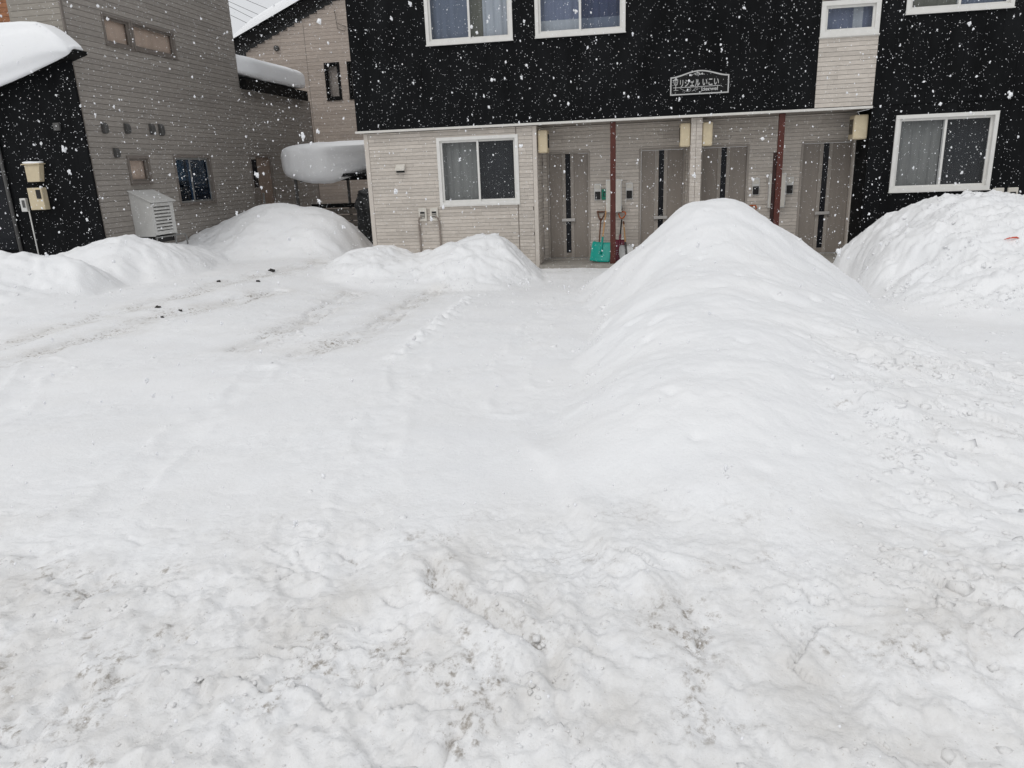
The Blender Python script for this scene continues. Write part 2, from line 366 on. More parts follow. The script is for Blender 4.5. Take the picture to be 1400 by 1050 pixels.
# ------------------------------------------------------------------ snow-covered ground and the banks on it
def axis(segs):
    out = []
    for a, b, s in segs:
        n = max(1, int(round((b - a) / s))); out += list(np.linspace(a, b, n, endpoint=False))
    return np.array(out + [segs[-1][1]])
gx = axis([(-90, -20, 14), (-20, -11.2, 0.4), (-11.2, -6.5, 0.045), (-6.5, -2.6, 0.026), (-2.6, 2.9, 0.0145), (2.9, 6.8, 0.03), (6.8, 10, 0.2), (10, 90, 16)])
gy = axis([(-90, -4, 17), (-4, 0.9, 0.25), (0.9, 3.6, 0.0125), (3.6, 7, 0.021), (7, 15.5, 0.042), (15.5, 19.5, 0.06), (19.5, 27, 0.3), (27, 180, 20)])
X, Y = np.meshgrid(gx, gy)
base = 0.04 * np.clip(14 - Y, 0, 11.3)
base = base + (0.38 - base) * sstep(-4.3, -7.2, X) * sstep(5, 9, Y)     # deeper pack on the neighbour's drive
base = base - 0.35 * np.exp(-((X + 6.3) / 0.5) ** 2) * sstep(15.5, 17.5, Y)
MOUNDS = {}
MOUNDS['main'] = dict(pts=[(-0.95, 11.5, -.02), (-0.62, 11.5, .2), (-0.28, 11.5, .56), (0, 11.5, .88), (.32, 11.5, 1.18), (.6, 11.5, 1.46), (.8, 11.5, 1.53), (1.06, 11.5, 1.55), (1.37, 11.5, 1.525), (1.79, 11.5, 1.33), (2.22, 11.5, 1.03), (2.66, 11.5, .71), (3.15, 11.5, .28), (3.5, 11.4, -.05),
    (1.1, 12.6, 1.3), (1.1, 13.6, .75), (1.1, 14.6, .1), (-.1, 13.2, .45), (2.2, 13.2, .55), (2.9, 14, .02), (-.6, 14, 0.0),
    (1.05, 10.6, 1.36), (1.0, 9.8, 1.12), (.95, 9.1, .98), (.9, 8.2, .9), (.75, 6.8, .82), (.6, 5.4, .74), (.5, 4.5, .65), (.4, 3.7, .53), (.3, 3.0, .34), (-.1, 3.1, .22),
    (-.1, 9.8, .62), (2.1, 9.9, .78), (-.6, 9.6, .1), (.0, 8, .66), (-.25, 8, .45), (-.5, 7.8, .2), (-.1, 6.5, .64), (-.32, 6.4, .46), (-.56, 6.3, .26), (-.15, 5, .6), (-.4, 4.9, .45), (-.64, 4.7, .3), (.0, 4.1, .55), (-.3, 3.9, .42), (-.52, 3.75, .3), (-.3, 3.4, .3),
    (2.6, 8.6, .44), (3.1, 9.4, .14), (1.8, 8.2, .72), (1.8, 7.2, .66), (1.7, 6, .6), (1.5, 4.8, .56), (1.3, 3.7, .47), (2.7, 6.8, .42), (2.7, 5.4, .44), (2.4, 4.2, .42), (-2.2, 7, -.6), (-2.2, 11, -.9), (-1.6, 4, -.3), (4.6, 6, -.2), (5, 11, -.9), (.5, 1.5, -.1), (2.5, 2.4, .1)])
MOUNDS['right'] = dict(pts=[(3.5, 13.2, -.5), (3.66, 13.1, .38), (3.95, 13, .66), (4.22, 13, .88), (4.73, 13, 1.17), (5.25, 13, 1.31), (6, 13, 1.31), (7.5, 13, 1.25), (9, 13, 1.1), (3.7, 14.4, .3), (4.3, 15, .55), (5.3, 15.4, .9), (7, 15.5, .9), (3.35, 14.6, -.5),
    (3.62, 12.2, .35), (3.3, 12.0, -.3), (4.2, 11.6, .68), (5, 11.4, .95), (6.2, 11.3, 1.0), (3.7, 10.8, .3), (4.4, 10.3, .5), (5.4, 10, .6), (7, 10, .6), (3.2, 10.2, .1), (3.5, 9.2, .12), (4.2, 8.7, .18), (5.2, 8.6, .2), (7, 8.6, .2), (2.6, 12, -.9), (3, 8, -.2), (5, 7, -.2), (8, 7, -.2), (10, 12, .6)])
MOUNDS['front'] = dict(pts=[(-6.75, 14.4, -.1), (-6.3, 14.4, .28), (-5.75, 14.5, .58), (-5.3, 14.5, .66), (-4.78, 14.5, .47), (-4.4, 14.5, .43), (-3.92, 14.5, .67), (-3.3, 14.5, .76), (-2.72, 14.5, .84), (-2.43, 14.5, .64), (-2.08, 14.5, .26), (-1.8, 14.5, 0.0),
    (-5.4, 15.7, .55), (-4.6, 15.7, .36), (-3.6, 15.7, .6), (-2.8, 15.6, .6), (-2.2, 15.7, .12), (-6.4, 15.7, .1), (-5.4, 13.4, .38), (-4.6, 13.4, .3), (-3.6, 13.4, .42), (-2.7, 13.5, .45), (-2.1, 13.4, .1), (-6.3, 13.4, .1), (-5.6, 12.6, .06), (-4.4, 12.6, .06), (-3.2, 12.5, .06), (-2.2, 12.4, -.02), (-4, 11, -.3), (-7.5, 13, -.6), (-1, 13, -.5), (-1.2, 15.5, -.6)])
MOUNDS['house'] = dict(pts=[(-10.7, 15.9, .78), (-10.3, 17, 1.0), (-9.5, 17, 1.33), (-8.7, 17, 1.5), (-8.14, 17, 1.45), (-7.42, 17, 1.27), (-6.85, 17, 1.0), (-6.62, 17, .76), (-6.4, 17, .2), (-6.2, 16.6, -.2), (-10.6, 18.5, 1.0), (-9.2, 18.5, 1.2), (-7.9, 18.5, 1.0), (-7.0, 18.5, .6), (-6.5, 18.5, -.1),
    (-9.3, 16.2, 1.0), (-8.4, 16.1, 1.05), (-7.5, 16.1, .9), (-6.9, 16.1, .68), (-6.55, 16.0, .3), (-9.6, 15.5, .62), (-8.6, 15.3, .5), (-7.7, 15.3, .42), (-6.9, 15.3, .36), (-9.2, 14.7, .32), (-8, 14.6, .3), (-7, 14.6, .25), (-6, 15, -.3), (-6, 18, -.9), (-9, 21, .6), (-8, 13, -.2), (-10.2, 15, .5)])
MOUNDS['hood'] = dict(pts=[(-12.6, 12.8, .62), (-11.6, 12.7, .68), (-11.0, 12.7, .81), (-10.2, 12.7, 1.065), (-9.7, 12.7, 1.16), (-9.25, 12.8, 1.03), (-8.85, 12.9, .8), (-8.35, 13, .42), (-10.2, 13.6, 1.02), (-9.75, 13.8, .93), (-9.2, 13.8, .78), (-8.55, 13.9, .42), (-10.4, 14.6, .82), (-9.85, 14.7, .78), (-9.3, 14.9, .66), (-8.75, 15, .38), (-10.3, 15.8, .74), (-9.85, 16, .68), (-9.5, 15.9, .45), (-10.6, 12, .76), (-9.6, 12, .86), (-9.1, 12, .66), (-8.8, 12, .42), (-9.4, 11.4, .5), (-9, 11.2, .3), (-8.2, 12, .1), (-8.3, 14, .1), (-8.3, 16, 0), (-10.4, 17, .6), (-7, 13, -.5), (-12, 11.2, .3), (-10, 10.4, .1)])
MOUNDS['left'] = dict(pts=[(-13, 11, 1.06), (-11.6, 11, 1.06), (-10.65, 11, 1.06), (-9.81, 11, 1.04), (-9.4, 11, .94), (-9.16, 11, .84), (-8.9, 11, .66), (-8.7, 11, .42), (-8.4, 11, .15), (-11.5, 11.8, .72), (-10, 11.9, .66), (-9.2, 11.7, .5), (-12.5, 10, .85), (-11, 10, .85), (-9.9, 10.1, .76), (-9.3, 10.3, .58), (-11.5, 9.2, .68), (-10, 9.4, .62), (-9.3, 9.7, .52), (-12, 8.5, .5), (-9.5, 8.8, .42), (-8.8, 9.4, .36), (-8.2, 10.2, .2), (-9, 8, .1), (-7.6, 10, -.1), (-7.6, 12, -.3), (-12, 7.5, 0), (-15, 10, .9), (-10, 13, .1)])
names = list(MOUNDS); hs_ = []
warp = 0.2 * perlin(X * 0.8, Y * 0.8, 40) + 0.12 * perlin(X * 2.1, Y * 2.1, 42); warp2 = 0.2 * perlin(X * 0.8, Y * 0.8, 41) + 0.12 * perlin(X * 2.1, Y * 2.1, 43)
near = (np.abs(X) < 19) & (Y < 24) & (Y > 0)
for n in names:
    h = np.full(X.shape, -5.0); h[near] = tps(MOUNDS[n]['pts'], X[near] + 0.75 * warp[near], Y[near] + 0.75 * warp2[near]); hs_.append(h)
H = np.stack(hs_ + [base]); k = 0.02                   # smooth maximum
mxh = H.max(0); Z = mxh + k * np.log(np.exp((H - mxh) / k).sum(0)); Z -= 0.006
own = H.argmax(0); lift = Z - base
onm = sstep(0.02, 0.22, lift)
# --- relief: packed driveway, street crumbs, plough lumps, soft banks
street = 1 - sstep(2.3, 3.9, Y + 0.25 * X * (X < 0) * -0.3 + 0.35 * perlin(X * 0.9, Y * 0.9, 3))
pile = sstep(0.7, 1.5, X - 0.1 * (Y - 3)) * (1 - sstep(5.8, 8.2, Y))
zone_r = np.maximum(street, 0.85 * pile)
fine = (Y < 24) & (np.abs(X) < 14)
xx, yy = X[fine], Y[fine]
det = np.zeros(X.shape)
d = 0.045 * fbm(xx * 0.55, yy * 0.55, 3, 1)                                                        # broad undulation
d += 0.012 * fbm(xx * 2.0 + .5 * perlin(xx, yy, 6), yy * 1.0, 4, 5) * (1 - 0.5 * onm[fine])                                   # scraped, streaky driveway
d += (1 - onm[fine]) * 0.006 * fbm(xx * 8, yy * 5, 5, 9, 0.65) * (0.4 + 1.2 * sstep(-.2, .3, fbm(xx * .8, yy * .8, 2, 10)))
rid = 1 - np.abs(fbm(xx * 2.6 + 0.6 * perlin(xx * 3, yy * 3, 2), yy * 1.5 + .5 * perlin(xx * 2, yy * 2, 22), 5, 21, 0.58)) * 1.7
cr = street[fine]
patch = sstep(-.12, .3, fbm(xx * 1.1, yy * 1.3, 3, 33))
d += cr * (0.03 * (rid - 0.6) + (0.006 + 0.012 * patch) * fbm(xx * 9, yy * 6, 5, 31, 0.66))
bil = np.abs(fbm(xx * 6, yy * 4, 5, 71, 0.62))
d += cr * 0.026 * (bil - 0.25) * (.4 + patch)
crk = np.abs(perlin(xx * 3.1 + .8 * perlin(xx * 5, yy * 5, 34), yy * 4.2 + .8 * perlin(xx * 5, yy * 5, 35), 36))
d -= np.maximum(cr, .7 * pile[fine]) * 0.03 * np.exp(-(crk / 0.035) ** 2) * sstep(.05, .3, fbm(xx * 2.3, yy * 2.3, 3, 37))
c1, v1 = cells(xx * 2.6 + 0.35 * perlin(xx * 4, yy * 4, 61), yy * 3.2 + 0.35 * perlin(xx * 4, yy * 4, 62), 3)
c2, v2 = cells(xx * 6.2 + 0.3 * perlin(xx * 9, yy * 9, 63), yy * 7.0 + 0.3 * perlin(xx * 9, yy * 9, 64), 8)
lump = np.where(v1 > 0.45, np.sqrt(np.clip(1 - (c1 / (0.35 + 0.4 * v1)) ** 2, 0, 1)), 0) * (0.4 + v1)
lump2 = np.where(v2 > 0.62, np.sqrt(np.clip(1 - (c2 / (0.25 + 0.4 * v2)) ** 2, 0, 1)), 0)
pl = pile[fine]
d += pl * (0.034 * lump * sstep(-.2, .25, fbm(xx * .9, yy * .9, 2, 78)) + 0.012 * lump2 + 0.03 * fbm(xx * 3, yy * 3.4, 4, 77, 0.55))
d += cr * (1 - pl) * (0.009 * lump2 * patch + 0.008 * lump)
rm = (own[fine] == names.index('right')) * onm[fine]
d += rm * (0.085 * fbm(xx * 1.9, yy * 1.9, 5, 51, 0.6) + 0.03 * lump2 + .03 * lump)
d += onm[fine] * (0.03 * fbm(xx * 2.2, yy * 2.2, 5, 91, 0.52) + 0.05 * perlin(xx * .95, yy * .95, 92))
dent = np.where(v1 < .22, np.exp(-(c1 / .16) ** 2), 0)                                  # scattered pits where clumps fell
d -= dent * 0.03 * (onm[fine] * .8 + .15 + .3 * pl)
oth = (own[fine] < len(names)) & (own[fine] != names.index('main')) & (own[fine] != names.index('right'))
d += oth * onm[fine] * (0.11 * (np.abs(fbm(xx * 1.5 + .4 * perlin(xx * 2, yy * 2, 97), yy * 1.7, 4, 96, .5)) - .25) + .012 * lump2)
c3, v3 = cells(xx * 15 + .3 * perlin(xx * 20, yy * 20, 65), yy * 12 + .3 * perlin(xx * 20, yy * 20, 66), 12)
crumb = np.where(v3 > .5, np.clip(1 - c3 / (.25 + .45 * v3), 0, 1) ** .6, 0)
d += np.maximum(cr, pl * .8) * crumb * (.004 + .014 * sstep(0, .3, fbm(xx * 1.9, yy * 1.5, 3, 98)))
d += cr * .006 * fbm(xx * 19, yy * 15, 3, 95, .65)
# carved edge of the main heap, cracked ledge in the street, windrow and wheel ruts
e1 = seg_dist(xx, yy, [(-.72, 4.3), (-.6, 3.79), (-.38, 3.28), (-.21, 2.91), (.01, 2.62)]) + .03 * perlin(xx * 5, yy * 5, 15)
sd1 = (xx + .66) * .928 + (yy - 4.3) * .37 + .05 * perlin(xx * 3, yy * 3, 16)
d += .06 / (1 + np.exp(-sd1 / .02)) * np.exp(-np.maximum(sd1, 0) / .5) * np.exp(-(np.maximum(0, e1 - .9) / .3) ** 2) * (yy < 4.6) * sstep(2.3, 2.9, yy) * (1 - sstep(4.0, 4.6, yy))
e2 = seg_dist(xx, yy, [(-.86, 2.75), (-.8, 2.6), (-.64, 2.45), (-.47, 2.32), (-.3, 2.22), (-.25, 2.05)]) + 0.04 * perlin(xx * 6, yy * 6, 11)
d += 0.03 * np.exp(-((e2 - .08) / 0.06) ** 2) - 0.04 * np.exp(-(e2 / 0.03) ** 2)
e3 = seg_dist(xx, yy, [(-2.46, 7.09), (-2.54, 9.13), (-2.65, 11.38)]) + 0.06 * perlin(xx * 4, yy * 4, 12)
d += 0.05 * np.exp(-(e3 / 0.11) ** 2) * (0.7 + 1.3 * fbm(xx * 6, yy * 6, 3, 13))
rut = np.zeros(xx.shape); wide = np.zeros(xx.shape)
RUTS = [[(-7.43, 7.38), (-7.35, 8.48), (-7.18, 9.77), (-7.1, 11.66), (-6.91, 13.15), (-6.62, 14.89)], [(-6.57, 6.46), (-6.57, 7.52), (-6.42, 8.92), (-6.19, 9.88), (-6.03, 11.66)], [(-4.43, 7.53), (-4.52, 9.47), (-4.82, 10.95), (-4.89, 12.05)], [(-3.51, 7.26), (-3.29, 8.45), (-3.52, 11.02), (-3.54, 12.5)]]
thin = np.zeros(xx.shape)
for r_ in RUTS: thin = np.maximum(thin, np.exp(-((seg_dist(xx, yy, r_) - .13 + 0.16 * perlin(xx * 1.7, yy * 1.7, 18) + .03 * perlin(xx * 9, yy * 9, 19)) / 0.042) ** 2))
d -= .03 * thin * (1 - onm[fine])
for r_ in RUTS: rut = np.maximum(rut, np.exp(-((seg_dist(xx, yy, r_) + 0.08 * perlin(xx * 2, yy * 2, 14)) / 0.12) ** 2))
for r_ in RUTS: wide = np.maximum(wide, np.exp(-((seg_dist(xx, yy, r_) + 0.2 * perlin(xx * 1.3, yy * 1.3, 25)) / 0.33) ** 2))
d -= (0.03 * rut + .012 * wide) * (1 - onm[fine])
for r_ in ([(-1.2, 2.6), (-1.7, 4.5), (-2.2, 6.8), (-2.0, 9)], [(-2.6, 2.4), (-3.1, 4.3), (-3.6, 6.4)], [(-4.6, 3.6), (-5.2, 5.2), (-6.2, 6.6)], [(-.9, 5.2), (-1.2, 7), (-1.25, 9.5), (-1.1, 12)]):
    sdv = seg_dist(xx, yy, r_) + .14 * perlin(xx * 1.3, yy * 1.3, 23)
    d += (1 - onm[fine]) * (.016 * np.exp(-((sdv - .16) / .05) ** 2) - .016 * np.exp(-(sdv / .12) ** 2)) * (.5 + fbm(xx * 3, yy * 3, 3, 24) * 1.2)
det[fine] = d
Z = Z + det * np.where(Y > 16.2, 0.5, 1)
Z = np.where((X > -2.0) & (X < 4.3) & (Y > 15.2) & (Z < 0.25), np.minimum(Z, np.maximum(0.0, 0.05 - 0.08 * (Y - 15.2))), Z)   # swept in front of the doors
Z = np.where((X < -10.5) & (Y > 13.5), np.minimum(Z, 0.5), Z)
# dirt masks (grime with its own shape: ruts, cracked ledge, street edge)
dirt = np.zeros(X.shape); dd = np.zeros(xx.shape)
n1 = fbm(xx * 1.3, yy * 1.3, 3, 101)
dd += 0.5 * wide * sstep(.1, .4, fbm(xx * 2.2, yy * 1.1, 4, 103, .6)) * (1 - onm[fine])
dd += 1.0 * np.maximum(0, rut - 0.3) * sstep(-0.05, 0.3, n1 + 0.15 * (xx < -3.4)) * (1 - onm[fine])
dd += 1.0 * thin * sstep(-.1, .15, fbm(xx * 2.2, yy * 2.2, 3, 102)) * (1 - onm[fine])
dd += 0.8 * np.exp(-(e2 / 0.06) ** 2) * sstep(-.3, .2, n1)
dd += cr * 0.85 * sstep(0.22, 0.5, fbm(xx * 3.0, yy * 2.2, 5, 111, .65)) * (1 - pl)
dd += pl * 0.3 * sstep(0.3, 0.5, fbm(xx * 2.4, yy * 2.4, 4, 121, .6))
for (px, py, rr, a) in [(-3.56, 7.97, .4, .9), (-3.29, 8.45, .4, .8), (-4.5, 8.45, .35, .6), (-6.79, 9.47, .3, 1), (-6.35, 9.32, .35, 1), (-7.26, 11.92, .4, 1), (-6.9, 13.0, .5, .8), (.26, 2.5, .2, .9), (.22, 2.32, .2, .8), (1.28, 4.79, .22, .8), (2.26, 4.64, .15, .8), (-2.22, 1.94, .25, .9), (-1.86, 1.9, .25, .9), (-2.1, 2.65, .12, .8), (.92, 2.31, .15, .8), (1.12, 2.41, .15, .7), (.3, 15.6, 1.3, .5), (-1.3, 15.5, .8, .6)]:
    dd += a * np.exp(-(((xx - px) ** 2 + ((yy - py) * 1.5) ** 2) / rr ** 2)) * sstep(-.15, .3, fbm(xx * 3, yy * 4, 3, 131))
dirt[fine] = np.clip(dd, 0, 1)
roughm = np.clip(0.16 + 0.84 * street + 0.2 * pile, 0, 1) * (1 - 0.75 * onm * (1 - pile))
rw_ = np.zeros(X.shape); rw_[fine] = wide * (1 - onm[fine]); roughm = np.clip(roughm + .75 * rw_, 0, 1)

ny, nx = X.shape
idx = np.arange(nx * ny).reshape(ny, nx)
quads = np.stack([idx[:-1, :-1], idx[:-1, 1:], idx[1:, 1:], idx[1:, :-1]], -1).reshape(-1, 4)
co = np.stack([X, Y, Z], -1).reshape(-1, 3)
# vertex normals of the whole snow surface, so neighbouring meshes shade as one
dzx = np.gradient(Z, axis=1) / np.gradient(X, axis=1); dzy = np.gradient(Z, axis=0) / np.gradient(Y, axis=0)
nor = np.stack([-dzx, -dzy, np.ones_like(Z)], -1); nor /= np.linalg.norm(nor, axis=-1, keepdims=True); nor = nor.reshape(-1, 3)
blur = lift.copy()
own2 = np.where((lift > 0.085) & (own < len(names)), own, len(names))
own2[(own2 == names.index('main')) & (Y < 4.6) & (lift < 0.16)] = len(names)
fown = own2[:-1, :-1].reshape(-1)
def grid_mesh(name, q, m, coords=None):
    u, inv = np.unique(q, return_inverse=True); me = bpy.data.meshes.new(name)
    c = (co if coords is None else coords)[u]
    me.vertices.add(len(u)); me.vertices.foreach_set('co', c.astype(np.float32).ravel())
    me.loops.add(q.size); me.loops.foreach_set('vertex_index', inv.astype(np.int32).ravel())
    me.polygons.add(len(q)); me.polygons.foreach_set('loop_start', np.arange(0, q.size, 4, dtype=np.int32))
    me.polygons.foreach_set('use_smooth', np.ones(len(q), bool))
    for an, arr in (('dirt', dirt), ('rough', roughm)):
        a = me.attributes.new(an, 'FLOAT', 'POINT'); a.data.foreach_set('value', arr.ravel()[u].astype(np.float32))
    me.update(calc_edges=True); me.validate()
    me.normals_split_custom_set_from_vertices(nor[u].astype(np.float32).tolist() if False else [tuple(t) for t in nor[u]])
    return link(name, me, m)
# under a bank the ground goes on at its own level
ismound_v = np.zeros(nx * ny, bool)
mq = quads[fown < len(names)]
inner = np.ones(nx * ny, bool); inner[np.unique(quads[fown == len(names)])] = False
gco = co.copy(); gco[inner, 2] = np.minimum(base.reshape(-1)[inner] - 0.05, co[inner, 2] - 0.08)
g = grid_mesh('snow_ground', quads, 'snowground', gco); g['kind'] = 'structure'; g['label'] = 'packed snow covering the street and driveway'
MLAB = {'main': 'tall smooth cone-shaped snow heap in front of the apartment doors', 'right': 'broad shovelled snow heap against the black wall under the right window',
        'front': 'low two-humped snow bank against the beige wall under the white window', 'house': 'rounded snow bank with a cut right end in front of the porch canopy',
        'hood': 'snow bank around the louvred grey hood at the house corner', 'left': 'low rounded snow bank at the left edge in front of the black wall'}
for i, n in enumerate(names):
    q = quads[fown == i]
    if len(q) == 0: continue
    o = grid_mesh('snow_bank', q, 'snowground'); tag(o, MLAB[n], 'snow bank', 'banks of cleared snow')
def ground_z(x, y):
    i = min(max(np.searchsorted(gx, x), 1), nx - 1); j = min(max(np.searchsorted(gy, y), 1), ny - 1); return float(Z[j, i])

# ------------------------------------------------------------------ apartment building
F = 16.0
apt = thing('apartment_building', (0, F, 0), 'black and beige two-storey apartment building with four grey entrance doors', 'building')
mp = mfront(F); UP = 15.93; mu = mfront(UP); R = 16.9; mr_ = mfront(R)
W1 = (-4.23, -2.47, 1.37, 2.78); U1 = (-4.285, -2.49, 4.575, 6.0); U2 = (-2.035, -.255, 4.58, 6.0); SW = (3.375, 4.42, 4.25, 4.86); RW = (4.88, 6.685, 1.365, 2.785); UR = (4.855, 6.675, 4.545, 6.0)
TOP = 6.9
# beige ground-floor wall left of the porch
backing('wall', mp, -5.84, -2.08, -0.3, 2.93, [W1], 'backing', apt)
siding('siding', mp, -5.74, -2.52 + 0.0, 0.0, 2.925, [W1], 'beige', apt, rs=2)
siding('siding', mp, -2.50, -2.17, 0.0, 2.925, [W1], 'beige', apt, seg=(0.2, 0.4), rs=3)
for a in ((-5.84, -5.745), (-2.165, -2.08)): bx('corner_trim', 'beige_trim', apt, *mp(a[0], a[1], 0, 0.022, -0.2, 2.925), bevel=0.004)
bx('joint_strip', 'conduit', apt, *mp(-2.516, -2.504, 0, 0.008, 0.0, 2.925))
# left side wall of the ground floor and the whole left end
backing('wall', mleft(-5.84), F + .141, 24, -0.3, 2.93, [], 'beige_trim', apt)
# recessed entrance wall
DO = [(-1.975, -1.03), (0.035, 1.02), (1.335, 2.335), (3.38, 4.42)]
dops = [(a, b, 0.065, 2.4) for a, b in DO]
backing('wall', mr_, -2.08, 4.43, -0.3, 2.93, dops, 'backing', apt)
siding('siding', mr_, -2.075, 4.425, 0.0, 2.925, dops, 'beige', apt, rs=4)
# returns and wing walls
bx('wall', 'backing', apt, -2.22, -2.092, F + .141, R, -0.3, 2.93)
siding('siding', mside(-2.092), F + 0.0, R - 0.02, 0.0, 2.925, [], 'beige', apt, seg=(0.08, 0.3), rs=5)
bx('wing_wall', 'beige_trim', apt, 1.075, 1.265, F + 0.03, R, -0.3, 2.93)
siding('siding', mfront(F + 0.03), 1.06, 1.158, 0.0, 2.925, [], 'beige', apt, seg=(0.5, 0.9), depth=.02, gap=.004, jit=.001, rs=6)
siding('siding', mfront(F + 0.03), 1.168, 1.28, 0.0, 2.925, [], 'beige', apt, seg=(0.5, 0.9), depth=.02, gap=.004, jit=.001, rs=7)
siding('siding', mleft(1.075), F + .04, R - .02, 0, 2.925, [], 'beige', apt, seg=(.1, .3), rs=8)
siding('siding', mside(1.265), F + .04, R - .02, 0, 2.925, [], 'beige', apt, seg=(.1, .3), rs=9)
bx('return_wall', 'blackback', apt, 4.445, 4.6, F + .14, R + .1, -0.3, 2.93)
bx('cladding', 'black', apt, 4.432, 4.444, F + .02, R - .02, 0.0, 2.93)
bx('corner_trim', 'beige_trim', apt, 4.40, 4.431, R - 0.08, R - 0.015, 0.02, 2.4)
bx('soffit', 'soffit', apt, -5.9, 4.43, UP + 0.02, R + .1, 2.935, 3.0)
# porch slab, kerb and sills
bx('porch_slab', 'concrete', apt, -2.09, 4.43, F - 0.12, R - 0.001, -0.25, 0.05, bevel=0.01)
for a, b in DO: bx('door_sill', 'concrete', apt, a - .03, b + .03, R - .14, R - 0.013, 0.051, 0.085, bevel=0.004)
# doors
for a, b in DO:
    z0, z1 = 0.086, 2.4; c = (a + b) / 2 - 0.015
    q = MB(); fw_ = 0.045
    for r in ((a, a + fw_, z0, z1), (b - fw_, b, z0, z1), (a + fw_, b - fw_, z1 - fw_, z1)): q.box(*mr_(r[0], r[1], -0.1, 0.03, r[2], r[3]))
    dr = q.build('door', 'stile', apt, 0.003)
    sl = 0.056
    for p0, p1 in ((a + fw_ + .004, c - sl - .075), (c + sl + .075, b - fw_ - .004)): bx('door_leaf', 'door', dr, *mr_(p0, p1, -0.06, -0.012, z0 + .005, z1 - fw_ - .004), bevel=0.003)
    for p0, p1 in ((c - sl - .073, c - sl), (c + sl, c + sl + .073)): bx('stile', 'stile', dr, *mr_(p0, p1, -0.06, -0.004, z0 + .005, z1 - fw_ - .004), bevel=0.003)
    bx('glass_slot', 'slotglass', dr, *mr_(c - sl, c + sl, -0.06, -0.02, 0.2, z1 - fw_ - .004))
    bx('kick_plate', 'door', dr, *mr_(c - sl, c + sl, -0.06, -0.008, z0 + .005, .199))
    q = MB(); q.box(*mr_(c - .15, c + .15, .018, .05, .9, .965)); q.box(*mr_(c - .13, c - .1, -.004, .02, .91, .955)); q.box(*mr_(c + .1, c + .13, -.004, .02, .91, .955))
    q.build('handle', 'chrome', dr, 0.006)
# posts
for k_, x in enumerate((-0.5, 2.81)):
    q = MB(); q.box(x - .056, x + .056, F - .0, F + .112, 0.0, 2.93); q.build('post', 'post', apt, 0.006)
bx('downpipe', 'maroonblack', apt, 2.69, 2.752, F + .03, F + .1, 0.05, 2.2, bevel=.005)
# black upper storey (front), vertical seams, beige strip with the small window
STR = (3.37, 4.43)
def cladding(mpf, a0, a1, z0, z1, ops, rs, wd=0.303):
    q = MB(); r_ = random.Random(rs); a = a0
    while a < a1 - 0.01:
        b = min(a + wd, a1); t = 1 + r_.uniform(-.1, .1)
        for p in pieces(a + .0015, b - .0015, z0, z1, ops): q.box(*mpf(p[0], p[1], 0, 0.012, p[2], p[3]), t)
        a = b
    o = q.build('cladding', 'black', apt); o['kind'] = 'stuff'; return o
backing('wall', mu, -5.95, 9.5, 2.985, TOP, [U1, U2, SW, UR], 'blackback', apt)
cladding(mu, -5.95, STR[0], 2.985, TOP, [U1, U2], 11)
cladding(mu, STR[1], 9.5, 2.985, TOP, [UR], 12)
siding('siding', mu, STR[0] + .004, STR[1] - .004, 2.99, 4.22, [], 'beige', apt, pitch=.082, seg=(.5, 1.2), rs=13)
siding('siding', mu, STR[0] + .004, STR[1] - .004, 4.875, TOP, [], 'beige', apt, pitch=.2, seg=(1, 1.2), rs=14)
backing('wall', mp, 4.445, 9.5, -0.3, 2.984, [RW], 'blackback', apt, d=(-.14, 0.055))
cladding(mfront(F - .055), 4.432, 9.5, -.1, 2.984, [RW], 15)
backing('wall', mleft(-5.95), UP + .141, 24, 2.985, TOP, [], 'blackback', apt)
bx('roof', 'blackframe', apt, -6.05, 9.6, UP - .1, 24.2, TOP + .001, TOP + .2)
bx('drip_edge', 'band', apt, -5.985, 4.43, UP - .055, UP + .03, 2.935, 2.981, bevel=.006)
bx('drip_edge', 'band', apt, STR[0] - .01, STR[1] + .004, UP - .035, UP - .013, 4.215, 4.249, bevel=.004)
# windows
window(apt, mp, *W1, fw=.07, curtains=[(0, .5, 0, 1, 'lace', .012), (.5, 1, 0, 1, 'darkcur', .008)])
window(apt, mu, *U1, fw=.07, curtains=[(0, .5, 0, 1, 'greyblue', .008), (.5, .66, 0, 1, 'olive', .012), (.66, 1, 0, 1, 'palecur', .012)])
window(apt, mu, *U2, fw=.07, curtains=[(0, .5, .2, 1, 'bluecur', .01), (.5, 1, .2, 1, 'navycur', .012), (0, .5, 0, .2, 'palecur', .004), (.5, 1, 0, .2, 'greyblue', .004)])  # lower fifth of each half is a separate paler sheet
window(apt, mu, *SW, fw=.085, sash=1, curtains=[(0, .6, 0, 1, 'bluecur', .006), (.6, .8, 0, 1, 'palecur', .006), (.8, 1, 0, 1, 'bluecur', .006)])
window(apt, mfront(F - .067), *RW, fw=.07, curtains=[(0, .5, 0, 1, 'lace', .012), (.5, 1, 0, 1, 'darkcur', .01)])
window(apt, mu, *UR, fw=.07, curtains=[(0, .5, 0, 1, 'olive', .01), (.5, 1, 0, 1, 'greyblue', .01)])

